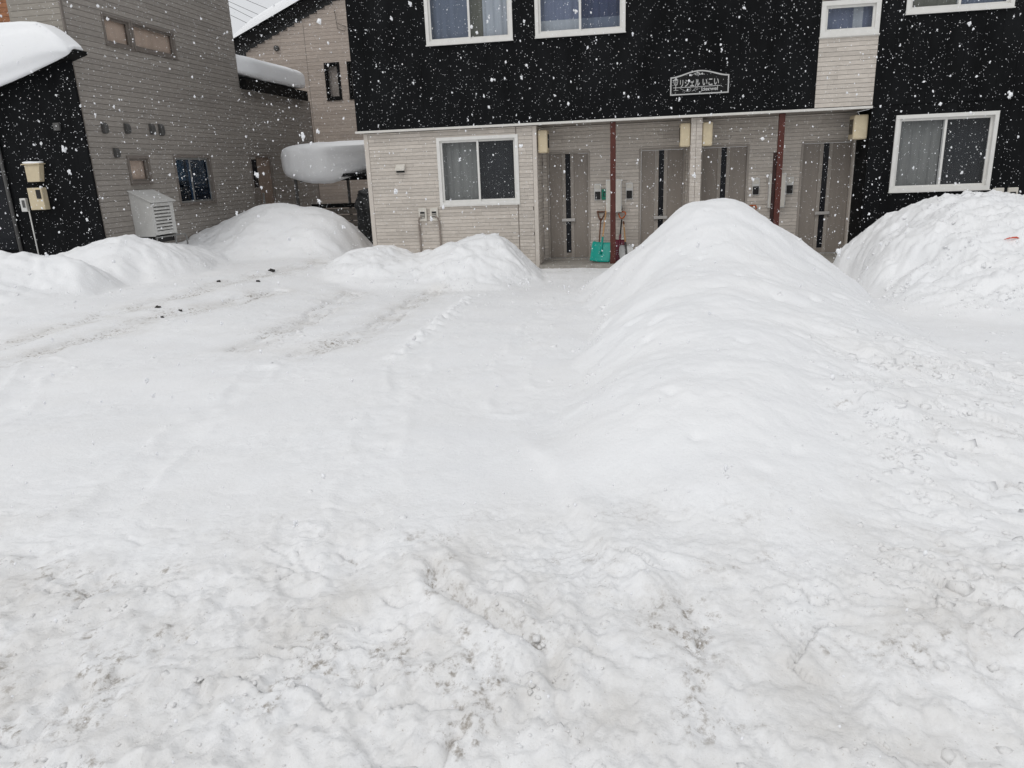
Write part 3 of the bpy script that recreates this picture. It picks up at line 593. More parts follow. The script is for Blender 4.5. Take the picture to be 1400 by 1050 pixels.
# cream exhaust boxes in the porch
def exhaust_box(x0, x1, side, label, z0=2.38, z1=2.84):
    y0, y1 = F + .05, F + .42
    t = thing('exhaust_box', ((x0 + x1) / 2, y0, z0), label, 'vent', 'cream exhaust boxes under the porch soffit')
    bx('housing', 'cream', t, x0, x1, y0, y1, z0, z1, bevel=.03)
    xs = x0 if side < 0 else x1; q = MB()
    for k in range(5): yy_ = y0 + .07 + k * .055; q.box(xs - .004, xs + .004, yy_, yy_ + .028, z0 + .1, z1 - .08)
    q.build('louver_slots', 'darkslot', t)
exhaust_box(-2.065, -1.86, 1, 'cream exhaust box beside the leftmost door, on the beige corner')
exhaust_box(0.85, 1.055, -1, 'cream exhaust box on the left of the beige wing wall')
exhaust_box(1.285, 1.49, 1, 'cream exhaust box on the right of the beige wing wall')
exhaust_box(4.16, 4.425, -1, 'cream exhaust box over the rightmost door, beside the black wall')
# meter cabinets behind the posts, intercoms
for x, lab in ((-0.505, 'pale grey wall cabinet behind the left red-brown post'), (2.92, 'pale grey wall cabinet behind the right red-brown post')):
    t = thing('wall_cabinet', (x, R, 1.05), lab, 'cabinet', 'cabinets behind the posts')
    bx('body', 'palegray', t, x - .17, x + .17, R - .17, R - .017, 1.08, 1.78, bevel=.008)
    bx('door_panel', 'creampale', t, x - .155, x + .155, R - .178, R - .171, 1.1, 1.76, bevel=.003)
    bx('hinge', 'darkslot', t, x + .172, x + .186, R - .12, R - .04, 1.12, 1.2)
for x, lab in ((-0.86, 'wall intercom between the leftmost door and the green card'), (-0.17, 'wall intercom left of the second door'), (2.5, 'wall intercom right of the third door'), (3.19, 'wall intercom left of the rightmost door')):
    t = thing('intercom', (x, R, 1.35), lab, 'intercom', 'intercoms beside the doors')
    bx('panel', 'palegray', t, x - .075, x + .075, R - .045, R - .017, 1.34, 1.7, bevel=.006)
    bx('black_cover', 'blackplastic', t, x - .06, x + .06, R - .07, R - .0455, 1.36, 1.53, bevel=.005)
    bx('name_plate', 'creampale', t, x - .055, x + .055, R - .052, R - .0455, 1.58, 1.67, bevel=.003)
t = thing('notice_card', (-.7, R, 1.3), 'small green card with a dark square mark beside the left intercom', 'notice')
bx('card', 'green', t, -.775, -.63, R - .04, R - .018, 1.35, 1.58, bevel=.003)
q = MB(); [q.box(*r) for r in ((-.74, -.66, R - .044, R - .0405, 1.42, 1.435), (-.74, -.66, R - .044, R - .0405, 1.5, 1.515), (-.74, -.725, R - .044, R - .0405, 1.436, 1.499), (-.675, -.66, R - .044, R - .0405, 1.436, 1.499))]; q.build('printed_mark', 'darkslot', t)

# white gas taps with pipes, small vent hood
def gas_tap(x, z, y, lab, pipe):
    t = thing('meter_box', (x, y, z), lab, 'meter box', 'small pale boxes on the apartment wall')
    bx('housing', 'creampale', t, x - .09, x + .09, y - .07, y - .014, z, z + .28, bevel=.01)
    bx('recess', 'darkslot', t, x - .05, x + .05, y - .074, y - .0705, z + .06, z + .2)
    q = MB(); [q.box(x - .045, x + .045, y - .082, y - .0745, z + .07 + k * .035, z + .085 + k * .035) for k in range(3)]; q.build('louver', 'creampale', t)
    if pipe:
        q = MB(); xo = x + pipe * .1
        q.tube([(x + pipe * .03, y - .09, z + .1), (x + pipe * .08, y - .08, z + .06), (xo, y - .05, z - .02), (xo + .004, y - .045, z - .5), (xo, y - .045, 0.05)], .02); q.build('conduit', 'conduit', t)
    return t
gas_tap(-4.63, 1.06, F, 'small pale meter box left of its twin, below the beige vent hood', -1)
gas_tap(-4.37, 1.06, F, 'small pale meter box right of its twin, below the white window corner', 1)
gas_tap(6.85, 1.1, F - .055, 'left small pale box on the black wall above the right snow heap', 0)
gas_tap(7.1, 1.1, F - .055, 'right small pale box on the black wall above the right snow heap', 0)
t = thing('vent_hood', (-5.05, F, 2.1), 'small square beige vent hood on the beige wall left of the window', 'vent')
q = MB(); q.box(-5.17, -4.95, F - .035, F - .017, 2.08, 2.28); q.build('plate', 'beige_trim', t, .004)
q = MB(); q.poly_prism([(-5.16, F - .0352, 2.27), (-5.16, F - .12, 2.17), (-5.16, F - .12, 2.14), (-5.16, F - .0352, 2.14)], (.2, 0, 0)); q.build('hood', 'creampale', t, .004)
bx('opening', 'darkslot', t, -5.15, -4.97, F - .07, F - .0355, 2.1, 2.139)

# ------------------------------------------------------------------ sign
sx0, sx1, sz0 = 0.615, 1.76, 3.345; sw = sx1 - sx0
sy = UP - .012
sign = thing('name_sign', ((sx0 + sx1) / 2, sy, sz0), 'black arched name sign with white Japanese lettering and lamp emblem', 'sign')
def arch(t): return 0.36 + 0.105 * (0.5 - 0.5 * cos(2 * pi * t)) ** 0.9
def outline(inset):
    P = []; n = 40
    P.append((sx0 + inset, sz0 + inset)); P.append((sx1 - inset, sz0 + inset))
    for k in range(n + 1):
        t_ = 1 - k / n; P.append((sx0 + inset + (sw - 2 * inset) * t_, sz0 + arch(t_) - inset))
    return P
q = MB(); q.poly_prism([(x, sy - .002, z) for x, z in outline(0)], (0, -.022, 0)); q.build('plate', 'signblack', sign)
q = MB(); oA, oB = outline(.012), outline(.034); n = len(oA)
vs_ = [(x, sy - .026, z) for x, z in oA] + [(x, sy - .026, z) for x, z in oB] + [(x, sy - .0245, z) for x, z in oA] + [(x, sy - .0245, z) for x, z in oB]
fs_ = []
for i in range(n): j = (i + 1) % n; fs_ += [(i, j, j + n, i + n), (i + 2 * n, i + 3 * n, j + 3 * n, j + 2 * n), (i, i + 2 * n, j + 2 * n, j), (i + n, j + n, j + 3 * n, i + 3 * n)]
q.add(vs_, fs_); q.build('border', 'silver', sign)
def text(body, x, z, size, parent, name, width=None):
    c = bpy.data.curves.new('txt', 'FONT'); c.body = body; c.size = size; c.extrude = 0.001; c.offset = 0.0025 * size / .14
    o = bpy.data.objects.new('txt', c); COL.objects.link(o); bpy.context.view_layer.update()
    me = bpy.data.meshes.new_from_object(o.evaluated_get(bpy.context.evaluated_depsgraph_get()))
    bpy.data.objects.remove(o, do_unlink=True)
    xs = [v.co.x for v in me.vertices] or [0, 1]; s = (width / (max(xs) - min(xs))) if width else 1; x_0 = min(xs)
    for v in me.vertices: v.co = Vector((x + (v.co.x - x_0) * s, sy - .0262 - v.co.z, z + v.co.y))
    me.materials.clear(); return link(name, me, 'silver', parent)
text('リシェル', sx0 + .20, sz0 + .17, .155, sign, 'lettering', .38)
text('いこい', sx0 + .63, sz0 + .175, .155, sign, 'lettering', .31)
text('Lierwel', sx0 + .615, sz0 + .075, .095, sign, 'lettering', .31)
text('H', sx0 + .105, sz0 + .045, .03, sign, 'lettering')
yb = sy - .027
q = MB(); q.box(sx0 + .07, sx0 + .97, yb - .001, yb + .0015, sz0 + .148, sz0 + .158); q.build('rule_line', 'silver', sign)
q = MB(); lx = sx0 + .118
q.box(lx - .006, lx + .006, yb - .0012, yb + .0017, sz0 + .1, sz0 + .2); q.poly_prism([(lx, yb, sz0 + .345), (lx + .045, yb, sz0 + .285), (lx - .045, yb, sz0 + .285)], (0, .0015, 0))
for sg in (-1, 1): q.poly_prism([(lx + sg * .045, yb, sz0 + .28), (lx + sg * .034, yb, sz0 + .28), (lx + sg * .02, yb, sz0 + .21), (lx + sg * .03, yb, sz0 + .21)], (0, .0015, 0))
q.box(lx - .006, lx + .006, yb - .0012, yb + .0017, sz0 + .22, sz0 + .28); q.box(lx - .03, lx + .03, yb - .001, yb + .0015, sz0 + .2, sz0 + .212); q.box(lx - .04, lx + .05, yb - .001, yb + .0015, sz0 + .1, sz0 + .108)
q.build('lamp_emblem', 'silver', sign)
q = MB()
sc1 = [(sx0 + .2 + .03 * k, yb, sz0 + .14 - .07 * sin(min(1, k / 6) * pi / 2)) for k in range(6)]
sp = [(sx0 + .37 + .05 * (1 - a / 14) * cos(a * .75 - 1.6), yb, sz0 + .115 + .045 * (1 - a / 14) * sin(a * .75 - 1.6)) for a in range(12)]
sp2 = [(sx0 + .43 + .02 * k, yb, sz0 + .07 + .016 * k) for k in range(4)] + [(sx0 + .52 + .038 * (1 - a / 12) * cos(2.2 - a * .75), yb, sz0 + .115 + .03 * (1 - a / 12) * sin(2.2 - a * .75)) for a in range(10)]
for s_ in (sc1 + sp, sp2): q.tube(s_, .0035, 5)
q.build('scroll_ornament', 'silver', sign)
q = MB(); rr = random.Random(5)
for cx, cz, r_ in ((.41, .365, .02), (.5, .39, .03), (.53, .395, .032), (.56, .39, .025), (.62, .385, .022), (.52, .375, .02), (.655, .375, .01)):
    q.poly_prism([(sx0 + cx + r_ * (.7 + .5 * rr.random()) * cos(a), yb, sz0 + cz + r_ * (.6 + .4 * rr.random()) * sin(a)) for a in [k * pi / 4 for k in range(8)]], (0, .0015, 0))
q.tube([(sx0 + .41, yb, sz0 + .36), (sx0 + .48, yb, sz0 + .4)], .003, 5)
q.build('flower_ornament', 'silver', sign)

# ------------------------------------------------------------------ grey house on the left
gh = thing('grey_house', (-10.5, 16, 0), 'grey sided two-storey house on the left with a long side wall', 'house')
ms = mside(-10.5); GY0, GY1, GY2, GT = 13.4, 19.6, 24.0, 7.3
gw = [(14.47, 15.34, 4.78, 5.36), (15.36, 16.88, 4.8, 5.37), (14.47, 15.2, 2.08, 2.66), (16.1, 17.65, 1.55, 2.69), (19.6, 20.85, 0.6, 2.73)]
backing('wall', ms, GY0, GY1, -.3, GT, gw, 'backing', gh)
backing('wall', ms, GY1 + .001, GY2, -.3, 4.42, gw, 'backing', gh)
def boards(mpf, a0, a1, z0, z1, ops, parent, m, pitch=.104):
    z = z0; rb = random.Random(int(abs(a0) * 10))
    while z < z1 - .01:
        zt = min(z + pitch, z1)
        for r in pieces(a0, a1, z + .008, zt, ops):
            p = r[0]
            while p < r[1] - .002:
                e = min(p + rb.uniform(2.2, 4.2), r[1]); dd_ = .012 + .004 * rb.random()
                q = MB(); q.box(*mpf(p + .0015, e - .0015, 0, dd_, r[2], r[3])); q.build('siding_board', m, parent); p = e
        z += pitch
boards(ms, GY0 + .03, GY1, .3, GT, gw, gh, 'grayboard')
boards(ms, GY1 + .002, GY2, .3, 4.42, gw, gh, 'grayboard')
mgf = mfront(GY0)
backing('wall', mgf, -11.55, -10.5, -.3, GT, [], 'backing', gh)
siding('siding', mgf, -11.55, -10.505, 3.9, GT, [], 'graytint', gh, pitch=.104, seg=(1, 2.5), rs=21)
bx('corner_trim', 'grayframe', gh, -10.505, -10.47, GY0 - .03, GY0 + .028, -.1, GT)
bx('corner_trim', 'grayframe', gh, -10.5, -10.478, GY2 - .06, GY2 + .01, -.1, 4.42)
bx('end_wall', 'graytint', gh, -14, -10.645, GY2 - .1, GY2 + .02, -.3, 4.42)
bx('end_wall', 'graytint', gh, -11.55, -10.645, GY1 - .12, GY1, 4.43, GT)
bx('end_wall', 'graytint', gh, -11.62, -11.551, GY0 + .02, GY1, -.3, GT)
bx('roof', 'blackframe', gh, -11.7, -10.4, GY0 - .1, GY1 + .08, GT + .001, GT + .2)
# low rear roof with black eave
q = MB(); q.poly_prism([(-10.3, 19.61, 4.38), (-10.3, 19.61, 4.67), (-14, 19.61, 5.35), (-14, 19.61, 5.1)], (0, 23.5 - 19.61, 0)); q.build('rear_roof', 'blackframe', gh, .01)
window(gh, ms, *gw[0], frame='grayframe', fw=.05, sash=1, proud=.03, cdepth=-.085, curtains=[(0, 1, 0, 1, 'tanblind', .0)])
window(gh, ms, *gw[1], frame='grayframe', fw=.05, sash=1, proud=.03, cdepth=-.085, curtains=[(0, 1, 0, 1, 'tanblind', .0)])
window(gh, ms, *gw[2], frame='grayframe', fw=.06, sash=1, proud=.04, cdepth=-.085, curtains=[(0, 1, 0, 1, 'tanblind', .0)])
window(gh, ms, *gw[3], frame='grayframe', fw=.06, sashm='steel', proud=.03, gl='glassblue', curtains=[(0, .42, .5, 1, 'olive', .01)], split=.42)
# side door with a narrow light
a, b, z0, z1 = gw[4]
q = MB(); [q.box(*ms(r[0], r[1], -.1, .03, r[2], r[3])) for r in ((a, a + .06, z0, z1), (b - .06, b, z0, z1), (a + .06, b - .06, z1 - .06, z1))]
dr = q.build('door', 'grayframe', gh, .003)
bx('door_leaf', 'sidedoor', dr, *ms(a + .48, b - .065, -.06, -.012, z0, z1 - .065), bevel=.003)
bx('side_panel', 'grayframe', dr, *ms(a + .062, a + .475, -.06, -.02, z0, z1 - .9), bevel=.003)
bx('pane', 'slotglass', dr, *ms(a + .1, a + .44, -.06, -.03, z1 - .88, z1 - .12))
bx('handle', 'steel', dr, *ms(a + .52, a + .55, -.012, .04, 1.4, 1.7))
# hooded vents
def wall_vent(y, z, h, lab):
    t = thing('hooded_vent', (-10.5, y, z), lab, 'vent', 'dark hooded vents on the grey side wall')
    q = MB(); n = 8; pr = [(-10.482, z + h), (-10.43, z + h * .97), (-10.4, z + h * .75), (-10.395, z + .25 * h), (-10.42, z), (-10.482, z)]
    q.poly_prism([(x, y - .06, zz) for x, zz in pr], (0, .12, 0)); q.build('hood', 'greyvent', t, .012)
    bx('mouth', 'darkslot', t, -10.48, -10.43, y - .045, y + .045, z - .006, z - .0005)
wall_vent(13.93, 3.08, .2, 'dark hooded vent nearest the grey house corner in the row of four')
wall_vent(14.62, 3.1, .2, 'second dark hooded vent from the house corner in the row of four')
wall_vent(15.45, 3.12, .21, 'third dark hooded vent from the house corner, left of the close pair')
wall_vent(15.78, 3.1, .24, 'largest and rightmost dark hooded vent of the row on the grey wall')
wall_vent(14.15, 2.62, .18, 'single dark hooded vent below the row, above the small tan window')

# louvred snow hood
t = thing('louvred_hood', (-10.1, 14.8, 1.0), 'pale grey metal hood with louvred front and sloping top on the grey wall', 'hood')
hx0, hx1, hy0, hy1, hz0 = -10.484, -10.03, 14.33, 15.12, 1.0
for yy_ in (hy0, hy1 - .02):
    q = MB(); q.poly_prism([(hx0, yy_, hz0), (hx1, yy_, hz0), (hx1, yy_, 1.7), (hx0, yy_, 1.93)], (0, .02, 0)); q.build('side_panel', 'palegray', t, .003)
q = MB(); q.poly_prism([(hx0, hy0 - .04, 1.935), (hx1 + .06, hy0 - .04, 1.69), (hx1 + .06, hy0 - .04, 1.71), (hx0, hy0 - .04, 1.96)], (0, hy1 - hy0 + .08, 0)); q.build('top_panel', 'palegray', t, .003)
q = MB(); [q.box(*r) for r in ((hx1 - .02, hx1, hy0 + .021, hy0 + .1, hz0 + .02, 1.68), (hx1 - .02, hx1, hy1 - .12, hy1 - .021, hz0 + .02, 1.68), (hx1 - .02, hx1, hy0 + .1, hy1 - .12, hz0 + .02, hz0 + .1), (hx1 - .02, hx1, hy0 + .1, hy1 - .12, 1.61, 1.68))]; q.build('front_frame', 'palegray', t, .003)
bx('inside', 'greyvent', t, hx0 + .02, hx1 - .1, hy0 + .03, hy1 - .03, hz0 + .03, 1.66)
for k_ in range(7):
    zz = hz0 + .13 + k_ * .07; q = MB(); q.poly_prism([(hx1 - .05, hy0 + .1, zz + .03), (hx1 + .004, hy0 + .1, zz - .012), (hx1 + .006, hy0 + .1, zz + .026), (hx1 - .05, hy0 + .1, zz + .048)], (0, hy1 - hy0 - .22, 0)); q.build('slat', 'palegray', t)
q = MB(); [q.tube([(x_, y_, hz0 - .001), (x_, y_, .3)], .018, 8) for x_, y_ in ((hx1 - .03, hy0 + .08), (hx1 - .03, hy1 - .05))]; q.tube([(hx1 - .03, hy0 + .05, hz0 - .03), (hx1 - .03, hy1 + .3, hz0 - .03), (hx1 - .03, hy1 + .36, hz0 - .1), (hx1 - .03, hy1 + .38, .3)], .018, 8); q.build('stand', 'steel', t)
bx('outdoor_unit_base', 'blackplastic', t, hx0 + .05, hx1 - .06, hy0 + .05, hy1 - .05, hz0 - .14, hz0 - .001)

# ------------------------------------------------------------------ black annex at the left edge
ax = thing('black_annex', (-12.5, 13.3, 0), 'black clad house wing at the left edge with a thick snow-covered roof', 'house')
def eave(x): return 4.42 + .277 * (x + 10.19)
q = MB(); r_ = random.Random(3); a = -17.0
while a < -10.41:
    b = min(a + .303, -10.4); q.poly_prism([(a + .0015, 13.25, -.2), (b - .0015, 13.25, -.2), (b - .0015, 13.25, eave(b)), (a + .0015, 13.25, eave(a))], (0, .06, 0)); a = b
q.t = [1.0] * len(q.f); o = q.build('cladding', 'black', ax); o['kind'] = 'stuff'
q = MB(); q.poly_prism([(-17, 13.311, -.2), (-10.52, 13.311, -.2), (-10.52, 13.311, eave(-10.52)), (-17, 13.311, eave(-17))], (0, .07, 0)); q.build('wall', 'blackback', ax)
q = MB(); q.poly_prism([(-17, 12.98, eave(-17) - .02), (-10.12, 12.98, eave(-10.12) - .02), (-10.12, 12.98, eave(-10.12) + .04), (-17, 12.98, eave(-17) + .04)], (0, .41, 0)); q.build('roof', 'blackframe', ax, .006)
q = MB(); q.tube([(-12.28, 13.2, 3.75), (-12.28, 13.2, .2)], .035, 10); q.build('downpipe', 'greyvent', ax)
bx('window', 'slotglass', ax, -13.6, -12.36, 13.225, 13.249, .9, 3.2)
t = thing('cream_vent_cover', (-11.55, 13.25, 2.2), 'cream vent cover with snow on its top on the black wall', 'vent')
q = MB(); q.poly_prism([(-11.72, 13.245, 2.2), (-11.45, 13.245, 2.2), (-11.39, 13.245, 2.52), (-11.72, 13.245, 2.52)], (0, -.13, 0)); q.build('housing', 'cream', t, .01)
q = MB(); q.box(-11.76, -11.35, 13.08, 13.245, 2.521, 2.54); q.build('lid', 'cream', t, .006)
t = thing('cream_meter', (-11.58, 13.25, 1.66), 'cream meter box with a small black display on the black wall', 'meter box')
bx('housing', 'cream', t, -11.76, -11.44, 13.1, 13.245, 1.67, 2.09, bevel=.015)
bx('display', 'blackplastic', t, -11.57, -11.47, 13.09, 13.0985, 1.88, 2.05, bevel=.004)
t = thing('socket_box', (-11.98, 13.25, 1.66), 'small grey box with a thin pipe running down the black wall', 'meter box')
bx('housing', 'palegray', t, -12.04, -11.91, 13.17, 13.245, 1.64, 1.9, bevel=.01); bx('cover', 'greyvent', t, -11.99, -11.93, 13.163, 13.1695, 1.72, 1.86)
q = MB(); q.tube([(-11.9, 13.2, 1.66), (-11.9, 13.2, .6)], .013, 8); q.build('pipe', 'palegray', t)
tag(bx('square_vent', 'greyvent', None, -10.99, -10.86, 13.2, 13.248, 3.12, 3.26, bevel=.006), 'small square grey vent plate high on the black wall', 'vent')

# ------------------------------------------------------------------ orange building, gable house
ob = thing('orange_building', (-15, 17, 0), 'orange-brown building glimpsed at the top left corner', 'building')
backing('wall', mfront(17.0), -19, -13.2, -.3, 8, [], 'backing', ob)
siding('siding', mfront(17.0), -19, -13.2, 4.5, 8, [], 'orange', ob, pitch=.1, seg=(.4, .8), rs=31)
gb = thing('gable_house', (-9, 26, 0), 'taupe house with a black-edged snowy gable roof behind the apartment building', 'house')
mg = mfront(26.0); rx, rz, sl_ = -7.6, 8.85, .4
gw2 = [(-10.69, -10.13, 4.62, 5.82), (-9.86, -9.3, 4.62, 5.82)]
def glim(z): return (-13.5 if z < rz - sl_ * 5.9 - .12 else rx - (rz - z - .12) / sl_, 1e9 if z < 6 else rx + (rz - z - .12) / sl_)
q = MB(); q.poly_prism([(-13.5, 26.14, -.3), (-2, 26.14, -.3), (-2, 26.14, 6.4), (rx, 26.14, rz - .1), (-13.5, 26.14, rz - .1 - sl_ * 5.9)], (0, .1, 0)); q.build('wall', 'taupe', gb)
backing('wall', mg, -13.45, -2, -.3, 6.2, gw2, 'backing', gb, d=(-.138, 0))
siding('siding', mg, -13.5, -2, -.0, 8.7, gw2, 'taupe', gb, pitch=.115, seg=(1.2, 3), topf=glim, rs=32)
bx('joint_strip', 'grayframe', gb, *mg(-11.3, -11.285, 0, .018, 2, 7.1))
for w_ in gw2: window(gb, mg, *w_, frame='blackframe', fw=.07, sash=1, proud=.03, curtains=[(0, 1, 0, .45, 'palecur', .01), (0, 1, .45, 1, 'lace', .01)])
q = MB()
for s_ in (-1, 1):
    xe = rx + s_ * 6.35
    q.poly_prism([(rx, 25.8, rz), (xe, 25.8, rz - sl_ * 6.35), (xe, 25.8, rz - sl_ * 6.35 + .36), (rx, 25.8, rz + .36)], (0, 7.6, 0))
q.build('roof', 'blackframe', gb)
q = MB(); q.tube([(-12.33, 25.99, 6.38), (-12.33, 25.9, 6.38)], .09, 14); q.build('round_vent', 'greyvent', gb)
q = MB(); [q.tube(p_, .008, 5) for p_ in ([(-10.1, 25.93, 7.45), (-10.05, 25.93, 6.85), (-9.8, 25.93, 6.75), (-9.75, 25.93, 6.9), (-10.02, 25.93, 7.0)],)]; q.build('bracket', 'blackframe', gb)

# ------------------------------------------------------------------ snow lying on roofs (pillow shapes)
def pillow(name, c, hsz, label, e1=.35, e2=.35, deform=None, nu=72, nv=36, amp=.02, seed=1, m='snow'):
    u = np.linspace(-pi, pi, nu, endpoint=False); v = np.linspace(-pi / 2, pi / 2, nv + 2)[1:-1]
    U, V = np.meshgrid(u, v); f = lambda w_, e: np.sign(w_) * np.abs(w_) ** e
    x = hsz[0] * f(np.cos(V), e1) * f(np.cos(U), e2); y = hsz[1] * f(np.cos(V), e1) * f(np.sin(U), e2); z = hsz[2] * f(np.sin(V), e1)
    nz = fbm((x + y * .7) * 2.2 + seed, (z + y) * 2.2, 3, seed)
    x = x * (1 + amp * nz); y = y * (1 + amp * 2 * nz); z = z + amp * 1.5 * nz
    x, y, z = c[0] + x, c[1] + y, c[2] + z
    if deform: x, y, z = deform(x, y, z)
    vs = list(zip(x.ravel(), y.ravel(), z.ravel())); fs = []
    for i in range(nv - 1):
        for k_ in range(nu): fs.append((i * nu + k_, i * nu + (k_ + 1) % nu, (i + 1) * nu + (k_ + 1) % nu, (i + 1) * nu + k_))
    fs += [tuple(range(nu - 1, -1, -1)), tuple((nv - 1) * nu + k_ for k_ in range(nu))]
    q = MB(); q.add(vs, fs, 1.0, True); o = q.build(name, m)
    return tag(o, label, 'snow', 'thick snow lying on roofs')
def d_annex(x, y, z):
    zb = eave(x) - .07 + .1 * np.clip((y - 13.0) / .1, 0, 1); t_ = (z - 4.0) / 1.0           # t 0..1 bottom..top
    top = 5.0 - .02 * (x + 11.5) - .9 * np.clip((x + 10.75), 0, 1) ** 1.6
    zn = zb + np.clip(t_, 0, 1) * np.maximum(.12, top - zb); return x, y - (.09 * np.sin(np.clip(t_, 0, 1) * pi) + .022 * np.sin(np.clip(t_, 0, 1) * 17 + x * .3)) * (y < 13.2), zn
pillow('snow_pillow', (-13.6, 13.14, 4.5), (3.48, .25, .5), 'thick layered snow on the sloping roof of the black wing', .3, .25, d_annex, 160, 40, .01, 3)
pillow('snow_pillow', (-12.0, 21.6, 4.95), (1.82, 2.08, .3), 'snow lying on the low rear eave of the grey house', .35, .3, lambda x, y, z: (x, y, z + .18 * (-10.2 - x)), 90, 30, .012, 4)
def d_porch(x, y, z):
    bite = 1 / (1 + np.exp(-(x + 8.0) / .12)); fr = np.clip((21.0 - y) / 1.0, 0, 1)
    y2 = y + bite * fr * (.62 + .15 * np.sin(x * 9 + z * 7)) * np.clip((2.86 - z) / .25, 0, 1)
    z2 = z + bite * .22 * np.clip((2.6 - z) / .5, 0, 1) + .05 * bite * np.sin(x * 23 + y * 17) * np.clip((2.5 - z) / .3, 0, 1)
    z2 = z2 - .16 * np.exp(-((x + 8.6) / .8) ** 2) * np.clip((2.6 - z) / .5, 0, 1) * fr
    return x, y2, z2
pillow('snow_pillow', (-7.72, 20.9, 2.5), (2.14, 1.1, .5), 'thick pillow of snow on the porch canopy between the houses', .42, .35, d_porch, 150, 60, .015, 5)
q = MB(); xl, xr_ = rx - 6.4, rx + 6.4
prof = []
n_ = 40
for k_ in range(n_ + 1):
    x = xl + .05 + (rx - xl) * k_ / n_; s_ = min(1, k_ / 5); prof.append((x, rz + .37 - sl_ * (rx - x) + .42 * s_ ** .5))
ys_ = [25.72, 25.76, 25.95, 26.5, 29, 33.4]; hh = [0, .55, .85, 1, 1, 1]
vs_ = []; fs_ = []
for j, yv in enumerate(ys_):
    for x, z in prof: zb = rz + .365 - sl_ * (rx - x); vs_.append((x, yv, zb + (z - zb) * hh[j] * (1 + .05 * sin(x * 3 + yv))))
for j in range(len(ys_) - 1):
    for k_ in range(n_): a = j * (n_ + 1) + k_; fs_.append((a, a + 1, a + n_ + 2, a + n_ + 1))
q.add(vs_, fs_, 1.0, True)
o = q.build('snow_pillow', 'snow'); tag(o, 'snow layer along the sloping gable roof behind', 'snow', 'thick snow lying on roofs')
pillow('snow_pillow', (-11.555, 13.165, 2.56), (.2, .08, .022), 'tiny snow patch on top of the cream vent cover', .5, .5, None, 24, 12, .02, 6)

# ------------------------------------------------------------------ porch canopy, rack, bundle between the houses
cp = thing('porch_canopy', (-8, 21, 0), 'dark porch canopy on thin posts under a pillow of snow', 'canopy')
bx('roof', 'blackframe', cp, -9.45, -5.7, 20.05, 21.9, 2.05, 2.14, bevel=.01)
for x_, y_ in ((-9.45, 20.1), (-8.5, 21.6), (-7.3, 20.15), (-5.9, 20.1)): bx('post', 'greyvent', cp, x_ - .035, x_ + .035, y_ - .035, y_ + .035, -.1, 2.049, bevel=.004)
bx('beam', 'blackframe', cp, -9.4, -5.8, 20.3, 20.4, 1.95, 2.049)
rk = thing('board_rack', (-8, 20.7, 0), 'dark low rack of weathered boards under the porch canopy', 'rack')
for k_, (z_, m_) in enumerate(((1.2, 'blackframe'), (1.02, 'rackwood'), (.84, 'rackwood'), (.66, 'rackwood'))): bx('board', m_, rk, -9.3, -7.15, 20.62, 20.68, z_, z_ + (.12 if k_ == 0 else .15), bevel=.004)
for x_ in (-9.2, -7.55): bx('upright', 'rackwood', rk, x_ - .07, x_ + .07, 20.681, 20.74, -.1, 1.3, bevel=.004)
def d_b(x, y, z): k_ = fbm(x * 5 + y * 3, z * 5, 3, 55); return x + .08 * k_, y + .1 * k_, z + .05 * k_
o = pillow('covered_bundle', (-6.95, 18.9, .95), (.3, .3, .78), '', .5, .6, d_b, 60, 40, .03, 8, 'tarp'); tag(o, 'black covered bundle standing in the gap left of the beige wall', 'bundle'); del o['group']

